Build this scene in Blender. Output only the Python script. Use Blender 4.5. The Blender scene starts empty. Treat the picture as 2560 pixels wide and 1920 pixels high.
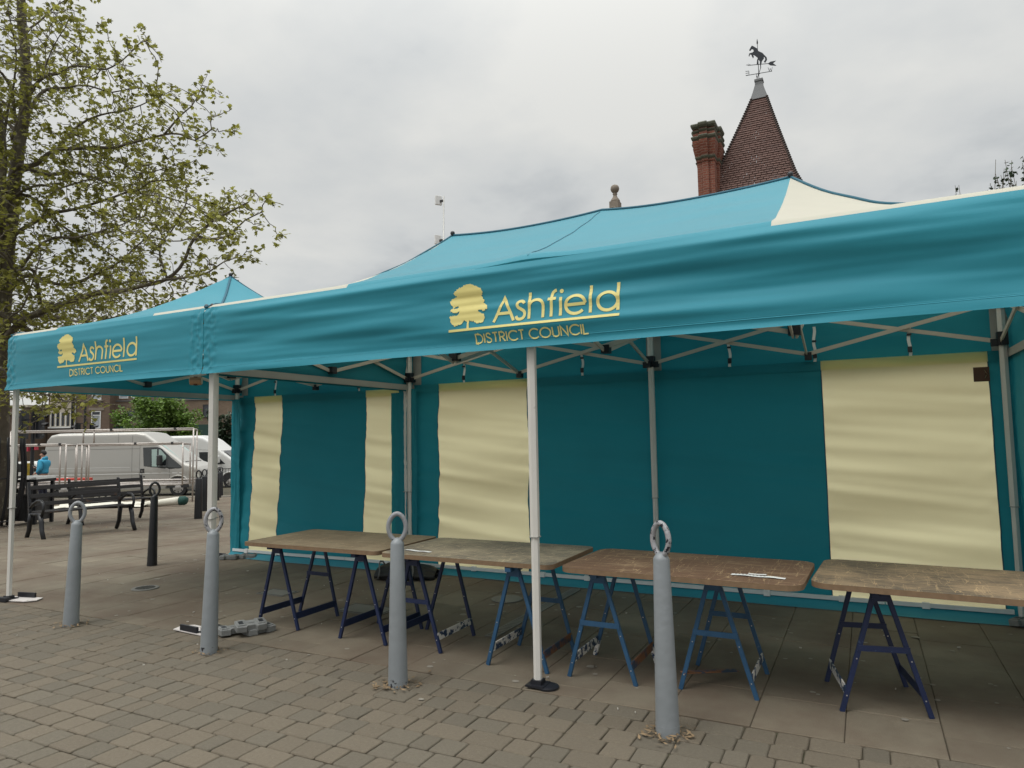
import bpy, math, random
import numpy as np
from mathutils import Vector, Matrix, noise
random.seed(7)
R = math.radians
scene = bpy.context.scene
col = scene.collection

# ------------------------------------------------------------------ camera, world, sun, exposure
CAM = (4.8704, -3.9418, 1.5526)
YAW, PITCH, ROLL, FPX = -0.4709, 0.0756, -0.0181, 689.42
cam = bpy.data.cameras.new('camera'); camo = bpy.data.objects.new('camera', cam); col.objects.link(camo)
_f = Vector((math.sin(YAW)*math.cos(PITCH), math.cos(YAW)*math.cos(PITCH), math.sin(PITCH)))
_r = Vector((math.cos(YAW), -math.sin(YAW), 0)); _u = _r.cross(_f)
_r2 = math.cos(ROLL)*_r + math.sin(ROLL)*_u; _u2 = -math.sin(ROLL)*_r + math.cos(ROLL)*_u
camo.matrix_world = Matrix(((_r2.x, _u2.x, -_f.x, CAM[0]), (_r2.y, _u2.y, -_f.y, CAM[1]), (_r2.z, _u2.z, -_f.z, CAM[2]), (0, 0, 0, 1)))
cam.sensor_width = 36; cam.lens = FPX/1024*36; cam.clip_start = .05; cam.clip_end = 2000
scene.camera = camo

SUN_EL, SUN_AZ = R(57), R(205)
world = bpy.data.worlds.new('World'); scene.world = world; world.use_nodes = True
nt = world.node_tree; N = nt.nodes; L = nt.links; N.clear()
def nd(tree, typ, **kw):
    n = tree.nodes.new(typ)
    for k, v in kw.items(): setattr(n, k, v)
    return n
out = nd(nt, 'ShaderNodeOutputWorld'); bg = nd(nt, 'ShaderNodeBackground'); L.new(bg.outputs[0], out.inputs[0])
sky = nd(nt, 'ShaderNodeTexSky', sky_type='NISHITA', sun_disc=False, sun_elevation=SUN_EL, sun_rotation=SUN_AZ)
tc = nd(nt, 'ShaderNodeTexCoord'); sp = nd(nt, 'ShaderNodeSeparateXYZ'); L.new(tc.outputs['Generated'], sp.inputs[0])
def mth(tree, op, a, b=None, c=None, clamp=False):
    n = tree.nodes.new('ShaderNodeMath'); n.operation = op; n.use_clamp = clamp
    for i, v in enumerate((a, b, c)):
        if v is None: continue
        if isinstance(v, (int, float)): n.inputs[i].default_value = v
        else: tree.links.new(v, n.inputs[i])
    return n.outputs[0]
# cloud layer: view direction projected on a flat layer above
zz = mth(nt, 'ADD', mth(nt, 'MAXIMUM', sp.outputs[2], 0.0), 0.22)
cx = mth(nt, 'DIVIDE', sp.outputs[0], zz); cy = mth(nt, 'DIVIDE', sp.outputs[1], zz)
cmb = nd(nt, 'ShaderNodeCombineXYZ'); L.new(cx, cmb.inputs[0]); L.new(cy, cmb.inputs[1]); cmb.inputs[2].default_value = 3.1
n1 = nd(nt, 'ShaderNodeTexNoise'); n1.inputs['Scale'].default_value = 1.05; n1.inputs['Detail'].default_value = 7; n1.inputs['Roughness'].default_value = .47; n1.inputs['Distortion'].default_value = .35
L.new(cmb.outputs[0], n1.inputs['Vector'])
n2 = nd(nt, 'ShaderNodeTexNoise'); n2.inputs['Scale'].default_value = 3.4; n2.inputs['Detail'].default_value = 5; n2.inputs['Roughness'].default_value = .55
L.new(cmb.outputs[0], n2.inputs['Vector'])
nn = mth(nt, 'ADD', mth(nt, 'MULTIPLY', n1.outputs['Fac'], .75), mth(nt, 'MULTIPLY', n2.outputs['Fac'], .25))
rmp = nd(nt, 'ShaderNodeValToRGB'); L.new(nn, rmp.inputs[0])
cr = rmp.color_ramp; cr.elements[0].position = .40; cr.elements[0].color = (.46, .485, .50, 1); cr.elements[1].position = .60; cr.elements[1].color = (.735, .735, .705, 1)
e = cr.elements.new(.48); e.color = (.62, .635, .63, 1)
# overcast luminance: brighter towards the zenith, pale at the horizon
grad = mth(nt, 'ADD', .93, mth(nt, 'MULTIPLY', mth(nt, 'POWER', mth(nt, 'MAXIMUM', sp.outputs[2], 0.0), 5.0), 4.6))
mc = nd(nt, 'ShaderNodeVectorMath', operation='SCALE'); L.new(rmp.outputs[0], mc.inputs[0]); L.new(grad, mc.inputs['Scale'])
ms = nd(nt, 'ShaderNodeVectorMath', operation='SCALE'); L.new(sky.outputs[0], ms.inputs[0]); ms.inputs['Scale'].default_value = .08
mx = nd(nt, 'ShaderNodeMix', data_type='RGBA'); mx.inputs[0].default_value = .93
L.new(ms.outputs[0], mx.inputs[6]); L.new(mc.outputs[0], mx.inputs[7])
L.new(mx.outputs[2], bg.inputs[0]); bg.inputs[1].default_value = 1.0

sl = bpy.data.lights.new('sun', 'SUN'); sl.energy = 1.05; sl.angle = R(28); sl.color = (1, .96, .9)
so = bpy.data.objects.new('sun', sl); col.objects.link(so); so.rotation_euler = (R(90)-SUN_EL, 0, R(180)-SUN_AZ)
scene.view_settings.view_transform = 'Standard'; scene.view_settings.look = 'None'
scene.view_settings.exposure = 0.12; scene.view_settings.gamma = 1.0
try:
    scene.cycles.max_bounces = 7; scene.cycles.transparent_max_bounces = 8; scene.cycles.use_denoising = True
except Exception: pass

# ------------------------------------------------------------------ helpers
FH = Vector((math.sin(YAW), math.cos(YAW), 0)); RH = Vector((math.cos(YAW), -math.sin(YAW), 0))
AZ = -YAW                                     # rotation of the back street's own axes
def P(u, d, z=0): return Vector((CAM[0], CAM[1], 0)) + RH*u + FH*d + Vector((0, 0, z))
def depth(x, y): return (x-CAM[0])*FH.x + (y-CAM[1])*FH.y
def terr(x, y):                               # level under the canopies, falling gently to the street
    t = depth(x, y) - 9.5
    t = max(0, t); t = t*t/(t+1.2) if t > 0 else 0
    return -.0305*min(t, 30)

class MB:
    def __init__(s): s.v = []; s.f = []; s.m = []; s.tone = []
    def add(s, vs, fs, mi=0, tone=None):
        b = len(s.v); s.v += [tuple(v) for v in vs]
        for f in fs:
            s.f.append(tuple(b+i for i in f)); s.m.append(mi); s.tone.append(tone if tone is not None else .5)
        return s
    def box(s, c, d, mi=0, rz=0, M=None, tone=None):
        x, y, z = d[0]/2, d[1]/2, d[2]/2
        vs = [Vector((a*x, b*y, e*z)) for a in (-1, 1) for b in (-1, 1) for e in (-1, 1)]
        M = M or Matrix.Rotation(rz, 3, 'Z')
        vs = [M @ v + Vector(c) for v in vs]
        s.add(vs, [(0, 1, 3, 2), (4, 6, 7, 5), (0, 4, 5, 1), (2, 3, 7, 6), (0, 2, 6, 4), (1, 5, 7, 3)], mi, tone); return s
    def b2(s, x0, x1, y0, y1, z0, z1, mi=0, tone=None): return s.box(((x0+x1)/2, (y0+y1)/2, (z0+z1)/2), (x1-x0, y1-y0, z1-z0), mi, tone=tone)
    def bar(s, a, b, w, h, mi=0, up=(0, 0, 1)):
        a = Vector(a); b = Vector(b); t = (b-a); l = t.length; t.normalize()
        sd = t.cross(Vector(up))
        if sd.length < 1e-4: sd = t.cross(Vector((1, 0, 0)))
        sd.normalize(); uu = sd.cross(t)
        M = Matrix((t, sd, uu)).transposed()
        return s.box((a+b)/2, (l, w, h), mi, M=M)
    def tube(s, pts, rad, n=8, mi=0, cap=True, closed=False):
        pts = [Vector(p) for p in pts]; k = len(pts)
        rad = rad if isinstance(rad, (list, tuple)) else [rad]*k
        b = len(s.v); prev = None
        for i, p in enumerate(pts):
            if closed: t = pts[(i+1) % k]-pts[i-1]
            else: t = pts[min(i+1, k-1)]-pts[max(i-1, 0)]
            if t.length < 1e-9: t = Vector((0, 0, 1))
            t.normalize()
            if prev is None:
                a = Vector((0, 0, 1)) if abs(t.z) < .9 else Vector((1, 0, 0)); x = t.cross(a).normalized()
            else:
                x = prev - t*prev.dot(t); x = x.normalized() if x.length > 1e-6 else prev
            prev = x; y = t.cross(x)
            for j in range(n):
                an = 2*math.pi*j/n; s.v.append(tuple(p + (x*math.cos(an)+y*math.sin(an))*rad[i]))
        for i in range(k if closed else k-1):
            i2 = (i+1) % k
            for j in range(n):
                s.f.append((b+i*n+j, b+i*n+(j+1) % n, b+i2*n+(j+1) % n, b+i2*n+j)); s.m.append(mi); s.tone.append(.5)
        if cap and not closed:
            s.f.append(tuple(b+j for j in reversed(range(n)))); s.m.append(mi); s.tone.append(.5)
            s.f.append(tuple(b+(k-1)*n+j for j in range(n))); s.m.append(mi); s.tone.append(.5)
        return s
    def lathe(s, prof, n=24, c=(0, 0, 0), mi=0, plan=None):
        b = len(s.v); c = Vector(c); k = len(prof)
        for r, z in prof:
            for j in range(n):
                if plan: px, py = plan[j]; s.v.append((c.x+px*r, c.y+py*r, c.z+z))
                else:
                    a = 2*math.pi*j/n; s.v.append((c.x+r*math.cos(a), c.y+r*math.sin(a), c.z+z))
        for i in range(k-1):
            for j in range(n):
                s.f.append((b+i*n+j, b+i*n+(j+1) % n, b+(i+1)*n+(j+1) % n, b+(i+1)*n+j)); s.m.append(mi); s.tone.append(.5)
        s.f.append(tuple(b+j for j in reversed(range(n)))); s.m.append(mi); s.tone.append(.5)
        s.f.append(tuple(b+(k-1)*n+j for j in range(n))); s.m.append(mi); s.tone.append(.5)
        return s
    def prism(s, poly, t0, t1, ax='y', mi=0):
        n = len(poly)
        def mk(p, t): return (p[0], t, p[1]) if ax == 'y' else ((p[0], p[1], t) if ax == 'z' else (t, p[0], p[1]))
        vs = [mk(p, t0) for p in poly]+[mk(p, t1) for p in poly]
        fs = [tuple(range(n)), tuple(range(2*n-1, n-1, -1))]+[(i, i+n, (i+1) % n+n, (i+1) % n) for i in range(n)]
        return s.add(vs, fs, mi)
    def grid(s, fn, us, vs_, mi=0, mfn=None):
        b = len(s.v); nu, nv = len(us), len(vs_)
        for u in us:
            for v in vs_: s.v.append(tuple(fn(u, v)))
        for i in range(nu-1):
            for j in range(nv-1):
                s.f.append((b+i*nv+j, b+(i+1)*nv+j, b+(i+1)*nv+j+1, b+i*nv+j+1))
                s.m.append(mfn((us[i]+us[i+1])/2, (vs_[j]+vs_[j+1])/2) if mfn else mi); s.tone.append(.5)
        return s
    def build(s, name, mats, parent=None, smooth=False, loc=None, rz=None, bevel=None, solid=None, tones=False, recalc=True, auto=None):
        me = bpy.data.meshes.new(name); me.from_pydata(s.v, [], s.f)
        if not isinstance(mats, (list, tuple)): mats = [mats]
        for m in mats: me.materials.append(m)
        me.polygons.foreach_set('material_index', s.m)
        if tones:
            at = me.attributes.new('tone', 'FLOAT', 'FACE'); at.data.foreach_set('value', s.tone)
        if recalc:
            import bmesh
            bm = bmesh.new(); bm.from_mesh(me); bmesh.ops.recalc_face_normals(bm, faces=bm.faces); bm.to_mesh(me); bm.free()
        if smooth: me.polygons.foreach_set('use_smooth', [True]*len(me.polygons))
        me.update()
        o = bpy.data.objects.new(name, me); col.objects.link(o)
        if parent: o.parent = parent
        if loc is not None: o.location = loc
        if rz is not None: o.rotation_euler = (0, 0, rz)
        if bevel:
            m = o.modifiers.new('bevel', 'BEVEL'); m.width = bevel; m.segments = 2; m.limit_method = 'ANGLE'
        if solid:
            m = o.modifiers.new('solid', 'SOLIDIFY'); m.thickness = solid; m.offset = 0
        if auto is not None:
            me.polygons.foreach_set('use_smooth', [True]*len(me.polygons))
            try: me.set_sharp_from_angle(angle=R(auto))
            except Exception: pass
        return o
def tag(o, label=None, cat=None, group=None, kind=None):
    if label: o['label'] = label
    if cat: o['category'] = cat
    if group: o['group'] = group
    if kind: o['kind'] = kind
    return o
def thing(name, label, cat, loc=(0, 0, 0), rz=0, group=None):
    o = bpy.data.objects.new(name, None); col.objects.link(o); o.location = loc; o.rotation_euler = (0, 0, rz); o.empty_display_size = .2
    return tag(o, label, cat, group)
def copy_tree(o, parent=None):
    c = o.copy(); col.objects.link(c)
    if parent: c.parent = parent
    for ch in [k for k in bpy.data.objects if k.parent == o]: copy_tree(ch, c)
    return c
def lin(h):
    h = h.lstrip('#'); c = [int(h[i:i+2], 16)/255 for i in (0, 2, 4)]
    return tuple(x/12.92 if x <= .04045 else ((x+.055)/1.055)**2.4 for x in c)

def mat(name, c, rough=.6, metal=0, var=.12, vscale=6, bump=0, bscale=60, c2=None, c2amt=0, c2scale=8, c2thr=.6, transl=0, spec=.5, tone=None, stretch=None, c2soft=.04, coord='pos', sheen=0):
    """principled material with procedural variation; optional second colour in patches, optional translucency, optional per-face tone"""
    m = bpy.data.materials.new(name); m.use_nodes = True; t = m.node_tree; t.nodes.clear()
    o = nd(t, 'ShaderNodeOutputMaterial'); b = nd(t, 'ShaderNodeBsdfPrincipled')
    b.inputs['Roughness'].default_value = rough; b.inputs['Metallic'].default_value = metal
    b.inputs['Specular IOR Level'].default_value = spec
    if sheen: b.inputs['Sheen Weight'].default_value = sheen; b.inputs['Sheen Roughness'].default_value = .35; b.inputs['Sheen Tint'].default_value = (.75, .95, 1, 1)
    if coord == 'pos': g = nd(t, 'ShaderNodeNewGeometry').outputs['Position']
    else: g = nd(t, 'ShaderNodeTexCoord').outputs['Object']
    if stretch:
        mp = nd(t, 'ShaderNodeMapping'); mp.inputs['Scale'].default_value = stretch; t.links.new(g, mp.inputs[0]); g = mp.outputs[0]
    n = nd(t, 'ShaderNodeTexNoise'); n.inputs['Scale'].default_value = vscale; n.inputs['Detail'].default_value = 6; t.links.new(g, n.inputs['Vector'])
    fac = mth(t, 'ADD', 1-var, mth(t, 'MULTIPLY', n.outputs['Fac'], 2*var))
    if tone: 
        a = nd(t, 'ShaderNodeAttribute', attribute_name='tone')
        fac = mth(t, 'MULTIPLY', fac, mth(t, 'ADD', 1-tone, mth(t, 'MULTIPLY', a.outputs['Fac'], 2*tone)))
    vm = nd(t, 'ShaderNodeVectorMath', operation='SCALE'); vm.inputs[0].default_value = c[:3]; t.links.new(fac, vm.inputs['Scale']); cc = vm.outputs[0]
    if c2:
        k = nd(t, 'ShaderNodeTexNoise'); k.inputs['Scale'].default_value = c2scale; k.inputs['Detail'].default_value = 8; k.inputs['Roughness'].default_value = .65; t.links.new(g, k.inputs['Vector'])
        mk = nd(t, 'ShaderNodeMapRange'); mk.inputs[1].default_value = c2thr-c2soft; mk.inputs[2].default_value = c2thr+c2soft; t.links.new(k.outputs['Fac'], mk.inputs[0])
        x = nd(t, 'ShaderNodeMix', data_type='RGBA'); t.links.new(mth(t, 'MULTIPLY', mk.outputs[0], c2amt), x.inputs[0]); t.links.new(cc, x.inputs[6]); x.inputs[7].default_value = (*c2[:3], 1); cc = x.outputs[2]
    t.links.new(cc, b.inputs['Base Color'])
    if bump:
        q = nd(t, 'ShaderNodeTexNoise'); q.inputs['Scale'].default_value = bscale; q.inputs['Detail'].default_value = 5; t.links.new(g, q.inputs['Vector'])
        bp = nd(t, 'ShaderNodeBump'); bp.inputs['Strength'].default_value = bump; bp.inputs['Distance'].default_value = .01; t.links.new(q.outputs['Fac'], bp.inputs['Height']); t.links.new(bp.outputs[0], b.inputs['Normal'])
    last = b.outputs[0]
    if transl:
        tr = nd(t, 'ShaderNodeBsdfTranslucent'); t.links.new(cc, tr.inputs[0]); ms_ = nd(t, 'ShaderNodeMixShader'); ms_.inputs[0].default_value = transl
        t.links.new(last, ms_.inputs[1]); t.links.new(tr.outputs[0], ms_.inputs[2]); last = ms_.outputs[0]
    t.links.new(last, o.inputs[0]); return m

def brickmat(name, c1, c2, mortar, scale=1.0, bw=.225, bh=.075, ms=.012, var=.25, rough=.85):
    m = bpy.data.materials.new(name); m.use_nodes = True; t = m.node_tree; b = t.nodes['Principled BSDF']; b.inputs['Roughness'].default_value = rough
    g = nd(t, 'ShaderNodeTexCoord'); s = nd(t, 'ShaderNodeSeparateXYZ'); t.links.new(g.outputs['Object'], s.inputs[0])
    cb = nd(t, 'ShaderNodeCombineXYZ'); t.links.new(mth(t, 'ADD', s.outputs[0], s.outputs[1]), cb.inputs[0]); t.links.new(s.outputs[2], cb.inputs[1])
    k = nd(t, 'ShaderNodeTexBrick'); t.links.new(cb.outputs[0], k.inputs['Vector']); k.inputs['Scale'].default_value = scale
    k.inputs['Color1'].default_value = (*c1, 1); k.inputs['Color2'].default_value = (*c2, 1); k.inputs['Mortar'].default_value = (*mortar, 1)
    k.inputs['Brick Width'].default_value = bw; k.inputs['Row Height'].default_value = bh; k.inputs['Mortar Size'].default_value = ms
    n = nd(t, 'ShaderNodeTexNoise'); n.inputs['Scale'].default_value = .9; n.inputs['Detail'].default_value = 8; t.links.new(g.outputs['Object'], n.inputs['Vector'])
    vm = nd(t, 'ShaderNodeVectorMath', operation='SCALE'); t.links.new(k.outputs[0], vm.inputs[0]); t.links.new(mth(t, 'ADD', 1-var, mth(t, 'MULTIPLY', n.outputs['Fac'], 2*var)), vm.inputs['Scale'])
    t.links.new(vm.outputs[0], b.inputs['Base Color'])
    bp = nd(t, 'ShaderNodeBump'); bp.inputs['Strength'].default_value = .6; bp.inputs['Distance'].default_value = .02; bp.invert = True; t.links.new(k.outputs['Fac'], bp.inputs['Height']); t.links.new(bp.outputs[0], b.inputs['Normal'])
    return m

M = {}
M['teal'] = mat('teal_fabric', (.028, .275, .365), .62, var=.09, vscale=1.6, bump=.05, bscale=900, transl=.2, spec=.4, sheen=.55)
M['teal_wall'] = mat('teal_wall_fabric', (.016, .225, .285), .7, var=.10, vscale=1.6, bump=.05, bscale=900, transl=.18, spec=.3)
M['cream'] = mat('cream_fabric', (.96, .91, .58), .7, var=.04, vscale=2, bump=.05, bscale=900, transl=.80, spec=.3)
M['white_fabric'] = mat('off_white_fabric', (.80, .77, .66), .7, var=.03, bump=.05, bscale=900, transl=.45, spec=.3)
M['print'] = mat('yellow_print', (.80, .70, .26), .6, var=.03, transl=.1)
M['thread'] = mat('pale_blue_thread', (.06, .36, .46), .7)
M['binding'] = mat('navy_teal_binding', (.012, .10, .15), .7)
M['grey_webbing'] = mat('grey_webbing', (.33, .33, .31), .8, bump=.1, bscale=300)
M['alu'] = mat('white_coated_aluminium', (.66, .64, .60), .42, var=.05, vscale=9, c2=(.3, .29, .27), c2amt=.5, c2scale=14, c2thr=.68)
M['truss'] = mat('beige_truss_aluminium', (.52, .47, .40), .5, var=.06)
M['blackp'] = mat('black_plastic', (.012, .013, .018), .45, var=.2)
M['whitestrap'] = mat('white_webbing', (.75, .75, .74), .8)
M['rail_white'] = mat('white_rail', (.68, .70, .70), .45)
M['plate'] = mat('pale_plate', (.62, .58, .56), .5, c2=(.2, .17, .14), c2amt=.7, c2scale=18, c2thr=.62)
M['cast'] = mat('grey_cast_iron', (.20, .205, .20), .6, var=.25, vscale=20, bump=.5, bscale=90, c2=(.12, .12, .11), c2amt=.6, c2scale=22, c2thr=.62)
M['bollard'] = mat('grey_bollard_paint', (.225, .245, .26), .42, var=.13, vscale=7, bump=.3, bscale=22, c2=(.03, .033, .04), c2amt=.85, c2scale=24, c2thr=.715, c2soft=.008)
M['bollard_foot'] = mat('grey_chipped_paint', (.225, .245, .26), .45, var=.1, bump=.3, bscale=60, c2=(.014, .014, .02), c2amt=1, c2scale=26, c2thr=.57, c2soft=.01)
M['ring_clean'] = mat('grey_ring_paint', (.25, .26, .275), .38, var=.1, vscale=14, bump=.3, bscale=60, c2=(.012, .012, .02), c2amt=1, c2scale=26, c2thr=.64, c2soft=.008)
M['ring_worn'] = mat('worn_ring_paint', (.31, .31, .325), .38, var=.12, vscale=14, bump=.35, bscale=60, c2=(.010, .010, .02), c2amt=1, c2scale=28, c2thr=.545, c2soft=.008)
M['black_iron'] = mat('black_painted_iron', (.012, .013, .016), .38, var=.3, vscale=10, bump=.15, bscale=40)
M['blue_navy'] = mat('navy_trestle_paint', (.010, .020, .068), .5, var=.3, vscale=14, c2=(.08, .13, .22), c2amt=.5, c2scale=40, c2thr=.66)
M['blue_mid'] = mat('blue_trestle_paint', (.022, .080, .165), .5, var=.3, vscale=14, c2=(.09, .15, .20), c2amt=.5, c2scale=40, c2thr=.66)
M['flaked_white'] = mat('flaking_white_paint', (.02, .045, .10), .6, var=.2, c2=(.66, .64, .60), c2amt=1, c2scale=16, c2thr=.50, c2soft=.01)
M['rusty_rail'] = mat('rusty_rail', (.03, .05, .09), .7, var=.3, c2=(.20, .085, .035), c2amt=.95, c2scale=9, c2thr=.48, bump=.2)
M['zinc'] = mat('zinc_bolt', (.55, .54, .52), .35, metal=.6)
M['paper'] = mat('white_paper', (.80, .80, .78), .7)
M['ink'] = mat('grey_ink', (.25, .25, .27), .8)
M['lead'] = mat('lead_sheet', (.12, .125, .13), .6, var=.2, vscale=5, bump=.2, bscale=20)
M['vane'] = mat('dark_vane_metal', (.015, .02, .028), .5)
M['moss_stone'] = mat('mossy_stone', (.11, .115, .085), .9, var=.35, vscale=7, bump=.5, bscale=30)
M['stone'] = mat('buff_stone', (.22, .185, .15), .85, var=.25, vscale=8, bump=.4, bscale=50)
M['galv'] = mat('galvanised_tube', (.47, .43, .40), .38, metal=.35, var=.2, vscale=9, c2=(.22, .17, .14), c2amt=.5, c2scale=7, c2thr=.6)
M['silver'] = mat('silver_van_paint', (.42, .41, .385), .32, metal=.25, var=.04, vscale=3, c2=(.40, .38, .34), c2amt=.35, c2scale=3, c2thr=.58, c2soft=.15)
M['white_paint'] = mat('white_van_paint', (.60, .60, .58), .3, var=.03)
M['glass'] = mat('dark_window_glass', (.018, .022, .025), .06, spec=.9, var=.3, vscale=1.5)
M['paleglass'] = mat('pale_see_through_glass', (.36, .47, .44), .12, var=.15)
M['seam'] = mat('panel_gap', (.11, .105, .10), .7)
M['grey_bumper'] = mat('grey_bumper', (.16, .16, .16), .6)
M['tyre'] = mat('tyre_rubber', (.018, .018, .018), .8)
M['hubcap'] = mat('silver_hubcap', (.42, .40, .38), .4, metal=.4)
M['lens'] = mat('clear_headlamp', (.62, .62, .56), .15)
M['darktrim'] = mat('dark_trim', (.03, .03, .032), .5)
M['brown_brick'] = brickmat('brown_brick', (.115, .070, .046), (.16, .10, .066), (.14, .115, .09))
M['brown_brick2'] = brickmat('tan_brown_brick', (.15, .10, .066), (.195, .135, .09), (.16, .13, .10))
M['red_brick'] = brickmat('red_brick', (.16, .045, .028), (.23, .072, .042), (.26, .16, .12), bw=.22, bh=.075, ms=.008)
M['tile'] = mat('red_brown_clay_tile', (.115, .062, .050), .8, var=.18, vscale=4, tone=.13, bump=.25, bscale=60)
M['tile_dark'] = mat('dark_hip_tile', (.05, .035, .03), .85, var=.25, vscale=8)
M['beige_panel'] = mat('beige_concrete_panel', (.46, .41, .33), .85, var=.12, vscale=1.5, c2=(.30, .26, .2), c2amt=.5, c2scale=1.5, c2thr=.58, c2soft=.1)
M['upvc'] = mat('white_window_frame', (.74, .74, .73), .4)
M['curtain'] = mat('net_curtain', (.34, .37, .41), .8, var=.3, vscale=9, stretch=(6, 6, .6))
M['darkwin'] = mat('dark_framed_glass', (.035, .04, .05), .15, var=.3)
M['greenboard'] = mat('dark_green_fascia', (.012, .045, .035), .6)
M['soil'] = mat('joint_soil', (.060, .050, .032), .95, var=.35, vscale=25, bump=.4, bscale=120, c2=(.05, .062, .022), c2amt=.8, c2scale=3, c2thr=.6, c2soft=.08)
M['block'] = mat('buff_paving_block', (.140, .116, .084), .9, var=.26, vscale=60, tone=.07, bump=.55, bscale=260, c2=(.42, .38, .31), c2amt=.8, c2scale=210, c2thr=.66, c2soft=.02)
M['block2'] = mat('grey_paving_block', (.128, .110, .082), .9, var=.26, vscale=60, tone=.07, bump=.55, bscale=260, c2=(.38, .35, .29), c2amt=.8, c2scale=210, c2thr=.66, c2soft=.02)
M['slab'] = mat('concrete_slab', (.172, .148, .108), .9, var=.22, vscale=4, tone=.10, bump=.35, bscale=140, c2=(.10, .068, .046), c2amt=.75, c2scale=.9, c2thr=.50, c2soft=.12)
M['asphalt'] = mat('asphalt', (.085, .082, .078), .9, var=.2, vscale=20, bump=.4, bscale=200)
M['far_ground'] = mat('pale_pavement', (.23, .205, .165), .95, var=.2, vscale=1.2)
M['kerb'] = mat('kerb_stone', (.30, .27, .23), .9, var=.2)
M['bark'] = mat('mottled_plane_bark', (.115, .098, .075), .9, var=.3, vscale=12, bump=.5, bscale=30, c2=(.27, .25, .17), c2amt=.7, c2scale=7, c2thr=.58, c2soft=.03)
M['leafA'] = mat('olive_spring_leaf', (.25, .25, .055), .6, var=.35, vscale=2.2, tone=.5, transl=.45)
M['leafB'] = mat('fresh_green_leaf', (.12, .20, .035), .6, var=.3, vscale=1.4, tone=.5, transl=.3)
M['leafC'] = mat('dark_evergreen_leaf', (.022, .045, .018), .6, var=.35, vscale=2, tone=.4, transl=.15)
M['benchwood'] = mat('black_stained_slat', (.016, .014, .014), .5, var=.3, vscale=10, c2=(.16, .07, .03), c2amt=.8, c2scale=2.3, c2thr=.64, c2soft=.05)
M['mesh_metal'] = mat('dark_mesh_panel', (.055, .055, .055), .6, metal=.3)
M['steel_lid'] = mat('brushed_steel_lid', (.42, .42, .40), .4, metal=.5)
M['red'] = mat('red_board', (.50, .055, .035), .6)
M['hoodie'] = mat('sky_blue_hoodie', (.035, .30, .48), .85, var=.12, vscale=12, bump=.3, bscale=50)
M['skin'] = mat('skin', (.42, .24, .17), .6)
M['hair'] = mat('black_hair', (.012, .010, .010), .7)
M['navycloth'] = mat('navy_trousers', (.015, .018, .035), .85)
M['yellow'] = mat('yellow_box', (.70, .48, .03), .5)
M['signal_red'] = mat('red_sign', (.45, .03, .06), .5)
M['canvas'] = mat('off_white_canvas', (.62, .60, .52), .8, var=.12, vscale=6, bump=.4, bscale=14)
M['darkgreen_cloth'] = mat('dark_green_canvas', (.01, .06, .05), .8)
M['bagcloth'] = mat('black_nylon', (.010, .010, .011), .6, var=.3, bump=.4, bscale=25)
M['bagpipe'] = mat('grey_piping', (.12, .12, .12), .7)
M['tapebrown'] = mat('brown_tape', (.34, .20, .10), .5, var=.35, vscale=60)
M['drygrass'] = mat('dry_leaf_litter', (.20, .14, .08), .95, var=.4, vscale=60, tone=.4)
M['litter'] = mat('pale_litter', (.50, .47, .42), .9)
M['gum'] = mat('flattened_gum', (.245, .225, .19), .9)
M['cover'] = mat('iron_cover', (.17, .165, .15), .7, var=.25, bump=.3)
M['cover_slot'] = mat('cover_recess', (.04, .04, .036), .9)
M['brownlabel'] = mat('brown_sewn_label', (.085, .042, .025), .8)

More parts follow.
